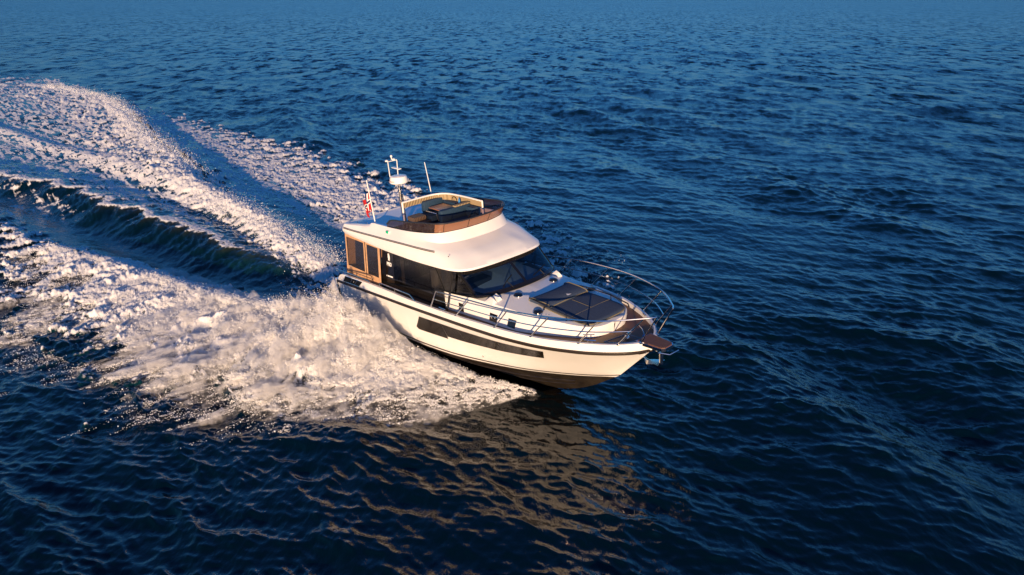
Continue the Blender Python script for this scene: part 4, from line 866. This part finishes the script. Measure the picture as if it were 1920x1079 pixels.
mb = MB(); mb.tube([(4.46 + .08 * math.sin(a), .45 + .18 * math.cos(a), 3.64 + .17 * math.sin(a)) for a in np.linspace(0, 2 * math.pi, 17)[:-1]], .014, 6, closed=True); B('fly_wheel', SEAM, mb, hco)
mb = MB(); mb.tube([(2.46 + .02 * math.sin(a), 1.0 + .0 * a, 3.86 + .08 * math.sin(a)) if False else (2.95 + .12 * math.cos(a), .98, 3.80 + .11 * math.sin(a)) for a in np.linspace(0, math.pi, 9)], .012, 6); B('coiled_hose', SEAM, mb, roof)
mb = MB(); mb.lathe((3.35, .86, 3.80), [(.03, 0), (.035, .06), (.03, .12), (.012, .14), (.012, .18)], 10); B('bottle', BLUEROPE, mb, sf)

# radar mast, dome, instrument frame, antennas, flag staff
mb = MB(); mb.tube([(2.24, -.45, 3.28), (2.19, -.45, 3.9), (2.19, -.45, 4.53)], .045, 10); mb.tube([(2.27, -.40, 3.28), (2.23, -.40, 4.2)], .02, 6); mast = B('radar_mast', CHROME, mb, roof)
mb = MB(); mb.lathe((2.21, -.45, 4.54), [(.10, 0), (.23, .005), (.275, .03), (.285, .065), (.25, .19), (.235, .215), (.18, .23), (.05, .235)], 32); dome = B('radar_dome', WHITE, mb, mast)
tx = bpy.data.curves.new('t', 'FONT'); tx.body = 'Furuno'; tx.size = .085; tx.align_x = 'CENTER'
to = bpy.data.objects.new('t', tx); COL.objects.link(to); dg = bpy.context.evaluated_depsgraph_get(); dg.update()
me = bpy.data.meshes.new_from_object(to.evaluated_get(dg)); bpy.data.objects.remove(to)
for v in me.vertices:
    a = -math.pi / 2 + .05 + v.co.x / .28; r = .3; z = 4.54 + .075 + v.co.y
    r = np.interp(z - 4.54, [.03, .065, .19], [.278, .288, .253]); v.co = (2.21 + r * math.cos(a), -.45 + r * math.sin(a), z)
me.materials.append(REDINK); o = bpy.data.objects.new('dome_lettering', me); COL.objects.link(o); o.parent = mast
mb = MB(); mb.tube([(1.92, -.47, 4.60), (1.74, -.45, 4.66), (1.72, -.45, 5.10), (1.74, -.45, 5.13)], .014, 6); mb.tube([(2.20, -.45, 4.80), (2.23, -.45, 5.22), (2.20, -.45, 5.25)], .014, 6); mb.tube([(1.72, -.45, 5.12), (2.22, -.45, 5.24)], .012, 6)
B('instrument_frame', WHITE, mb, mast)
mb = MB(); mb.lathe((1.66, -.45, 5.11), [(.02, 0), (.05, .01), (.052, .04), (.02, .06)], 12); B('satellite_sensor', WHITE, mb, mast)
mb = MB(); mb.lathe((2.06, -.45, 5.21), [(.02, 0), (.055, .01), (.055, .04), (.02, .06)], 12); B('satellite_sensor', WHITE, mb, mast)
mb = MB(); mb.lathe((1.95, -.45, 5.28), [(.015, -.06), (.015, .0), (.032, .01), (.036, .05), (.02, .07)], 12); B('anchor_light', WHITE, mb, mast)
mb = MB(); mb.rbox(1.95, 2.35, -.50, -.40, 4.97, 5.0, .01); B('mast_light_bracket', WHITE, mb, mast)
mb = MB(); mb.tube([(1.42, 1.25, 3.30), (1.40, 1.22, 3.72), (1.235, 1.2, 4.72)], [.02, .016, .011], 8); B('whip_antenna', WHITE, mb, roof)
mb = MB(); mb.tube([(1.90, -1.25, 3.28), (1.71, -1.25, 4.74)], [.02, .015], 8); staff = B('flag_staff', WHITE, mb, roof)
mb = MB(); mb.lathe((1.71, -1.25, 4.72), [(.012, 0), (.024, .02), (.012, .045)], 10); B('staff_finial', CHROME, mb, staff)

# --- cockpit enclosure (tan canvas with clear panels)
for s in (-1, 1):
    def ep(x, q): # q: 0 bottom, 1 top
        return (x + .30 * q, s * (1.60 + .06 * q), 1.60 + (2.985 - 1.60) * q)
    def eq(x0, x1, q0, q1, off): 
        return [[tuple(np.array(ep(x, q)) + [0, s * off, 0]) for x in np.linspace(x0, x1, 3)] for q in np.linspace(q0, q1, 5)]
    m = MB()
    for x0, x1, q0, q1 in [(.34, 2.34, 0, .19), (.34, 2.34, .92, 1), (.34, .42, .19, .92), (1.42, 1.50, .19, .92), (1.53, 1.61, .19, .92), (2.22, 2.34, .19, .92)]:
        m.loft(eq(x0, x1, q0, q1, .0), flip=s < 0)
    en = B('cockpit_canvas', TAN, m)
    for x0, x1 in [(.42, 1.42), (1.61, 2.22)]:
        m = MB(); m.loft(eq(x0, x1, .19, .92, -.004), flip=s < 0); B('clear_panel', VINYL, m, en)
    m = MB(); m.tube([ep(1.515, q) for q in (0, .5, 1)], .012, 5); B('canvas_zip', SEAM, m, en)
    m = MB(); m.tube([(.42, s * 1.68, 1.72), (1.70, s * 1.68, 1.86), (1.95, s * 1.69, 1.88), (2.06, s * 1.70, 1.76)], .013, 6)
    for x, z in [(.46, 1.72), (.72, 1.75), (1.05, 1.79)]: m.tube([(x, s * 1.68, z), (x, s * 1.70, z - .12)], .009, 5)
    B('coaming_grab_rail', GREYMETAL, m)
m = MB()
for y0, y1, z0, z1 in [(-1.62, 1.62, 1.40, 1.72), (-1.62, 1.62, 2.86, 2.98), (-1.62, -1.30, 1.72, 2.86), (1.22, 1.62, 1.72, 2.86), (-.34, -.26, 1.72, 2.86), (.26, .34, 1.72, 2.86)]: m.add([(.34 + (z0 - 1.6) * .217, y0, z0), (.34 + (z0 - 1.6) * .217, y1, z0), (.34 + (z1 - 1.6) * .217, y1, z1), (.34 + (z1 - 1.6) * .217, y0, z1)], [(0, 3, 2, 1)])
en = B('aft_canvas', TAN, m, smooth=False)
for y0, y1 in [(-1.30, -.34), (-.26, .26), (.34, 1.22)]:
    m = MB(); m.add([(.366, y0, 1.72), (.366, y1, 1.72), (.613, y1, 2.86), (.613, y0, 2.86)], [(0, 3, 2, 1)]); B('clear_panel', VINYL, m, en, smooth=False)
m = MB(); m.rbox(.5, 1.1, -1.4, 1.2, .96, 1.40, .05); m.rbox(.42, .6, -1.4, 1.2, 1.35, 1.75, .05); B('cockpit_sofa', NAVY, m)
m = MB(); m.rbox(1.4, 2.1, -.6, .5, 1.55, 1.59, .015); m.tube([(1.75, -.05, 1.55), (1.75, -.05, .96)], .04, 8); B('cockpit_table', TABLE, m)

# --- rails
def rails(s):
    g = lambda P: [(x, s * y, z) for x, y, z in P]
    base = [(5.22, 1.83, 1.82), (6.34, 1.82, 1.90), (7.85, 1.77, 2.01), (8.98, 1.60, 2.06), (10.13, 1.17, 2.10), (10.89, .67, 2.12), (11.25, .30, 2.13)]
    top = [(5.56, 1.83, 2.38), (7.03, 1.88, 2.55), (8.45, 1.82, 2.66), (9.62, 1.58, 2.75), (10.72, 1.13, 2.82), (11.50, .50, 2.89), (11.68, .29, 2.91)]
    m = MB(); tp = catrom(g(top), 6); m.tube(np.vstack([[np.array(g([base[0]])[0])], tp]), .019, 8); r = B('bow_rail', CHROME, m)
    md = [tuple(np.array(a) * .48 + np.array(b) * .52) for a, b in zip(base, top)]
    m = MB(); m.tube(catrom(g(md[:6]), 6), .014, 8); B('mid_rail', CHROME, m, r)
    for a, b in list(zip(base, top))[1:]:
        m = MB(); m.tube(g([a, b]), .0165, 8); m.lathe(g([a])[0], [(.04, -.005), (.04, .008), (.02, .02)], 10); B('stanchion', CHROME, m, r)
    m = MB(); m.tube(g([(2.62, 1.83, 1.75), (2.66, 1.83, 1.87), (3.47, 1.835, 1.90), (4.24, 1.84, 1.93), (4.50, 1.84, 1.79)]), .018, 8); m.tube(g([(3.47, 1.835, 1.90), (3.47, 1.835, 1.76)]), .014, 6); B('gate_rail', CHROME, m)
    m = MB(); m.tube(g([(-.12, 1.78, 1.63), (.42, 1.80, 1.68), (1.2, 1.81, 1.73), (2.0, 1.83, 1.77), (2.12, 1.83, 1.72)]), .014, 7)
    for x in (.42, .85, 1.3): m.tube(g([(x, 1.80, np.interp(x, [.42, 2], [1.68, 1.77])), (x, 1.80, np.interp(x, TOP[:, 0], TOP[:, 2]) - .01)]), .011, 6)
    B('quarter_rail', CHROME, m)
    for x, y in ((10.32, .98), (5.72, 1.80)):
        z = np.interp(x, TOP[:, 0], TOP[:, 2])
        m = MB(); d = Vector((1, s * (-.55 if x > 9 else 0), .02)).normalized(); c = Vector((x, s * (y + .0), z + .055)); m.tube([c - d * .14, c + d * .14], .014, 6)
        for q in (-.05, .05): m.tube([c + d * q, c + d * q - Vector((0, 0, .06))], .013, 6)
        B('mooring_cleat', CHROME, m)
for s in (-1, 1): rails(s)

# bow platform with anchor
m = MB(); P = [(11.08, .27), (11.60, .23), (11.76, .21), (11.82, .14), (11.82, -.14), (11.76, -.21), (11.60, -.23), (11.08, -.27)]
m.plate([(x, y, 2.05) for x, y in P], (0, 0, 1), .07); bp = B('bow_platform', CHROME, m, smooth=False)
m = MB(); m.plate([(11.42 + (x - 11.42) * .94, y * .88, 2.122) for x, y in P], (0, 0, 1), .012); B('platform_planking', TEAK, m, bp, smooth=False)
m = MB(); m.tube([(11.25, .0, 1.98), (11.55, 0, 1.92), (11.62, 0, 1.90)], .05, 8); m.tube([(11.60, 0, 1.95), (11.60, 0, 1.62)], .05, 8); m.tube([(11.60, 0, 1.64), (11.52, 0, 1.55), (11.25, 0, 1.56), (11.08, 0, 1.62)], [.03, .035, .03, .02], 8)
m.add([(11.60, .13, 1.66), (11.60, -.13, 1.66), (11.3, -.16, 1.56), (11.1, 0, 1.55), (11.3, .16, 1.56)], [(0, 1, 2, 3, 4)])
m.tube([(11.62, -.16, 1.96), (11.62, .16, 1.96)], .035, 8); m.tube([(11.30, -.17, 1.86), (11.12, -.22, 1.78), (10.98, -.25, 1.80)], .016, 6); m.tube([(11.30, .17, 1.86), (11.12, .22, 1.78), (10.98, .25, 1.80)], .016, 6)
B('anchor', CHROME, m, bp)
m = MB(); m.tube([(11.70, -.24, 2.02), (11.92, -.12, 2.0), (12.0, .1, 2.06)], .014, 6); B('platform_hook', CHROME, m, bp)
# anchor locker hatch, windlass, straps on the foredeck
m = MB(); m.lathe((10.74, -.18, 2.06), [(.05, -.05), (.07, 0), (.05, .05)], 12, axis=(0, 1, 0)); B('windlass', CHROME, m)
m = MB()
for s in (-1, 1): m.tube([(10.42, s * .62, 2.013), (10.66, s * .48, 2.018), (10.9, s * .26, 2.025), (10.98, s * .05, 2.03), (10.55, s * .04, 2.018), (10.42, s * .62, 2.013)], .008, 5)
B('locker_seam', CHROME, m)
for x, y in [(10.42, -.80), (10.93, -.33), (10.55, .12), (10.95, .22)]:
    m = MB(); m.rbox(x - .05, x + .05, y - .03, y + .03, 2.005, 2.05, .012); B('deck_latch', BLUEROPE, m)

# --- flag: held by the staff, so a thing of its own
mb = MB(); NU, NV = 44, 32
def flag_pt(u, v):
    x0 = 1.71 + .13 * (v * .48) / 1.0; z0 = 4.40 - v * .48
    x0 = 1.735 + (4.58 - z0) * .128
    fall = u ** .8
    x = x0 - .17 * fall * (1 - .15 * v) - .05 * math.sin(u * 9 + v * 2) * u
    y = -1.25 + .10 * math.sin(u * 11 + 1.5 * v) * min(1, u * 3) - .05 * u
    z = z0 - .02 - .30 * u ** 1.2 + .05 * math.sin(u * 7 + v * 3) * u
    return (x, y, z)
V = [flag_pt(i / NU, j / NV) for j in range(NV + 1) for i in range(NU + 1)]; F = []; I = []
for j in range(NV):
    for i in range(NU):
        F.append((j * (NU + 1) + i, j * (NU + 1) + i + 1, (j + 1) * (NU + 1) + i + 1, (j + 1) * (NU + 1) + i))
        u = (i + .5) / NU * 22; v = (j + .5) / NV * 16
        b = 7 < u < 9 or 7 < v < 9; w = 6 < u < 10 or 6 < v < 10
        I.append(1 if b else 2 if w else 0)
fl = obj('flag', V, F, None, mats=[PAINTRED, PAINTBLUE, PAINTWHITE], midx=I, ang=80)
fl.matrix_world = BOAT_M; fl['label'] = 'red flag with white edged blue cross drooping from the staff on the aft roof'; fl['category'] = 'flag'
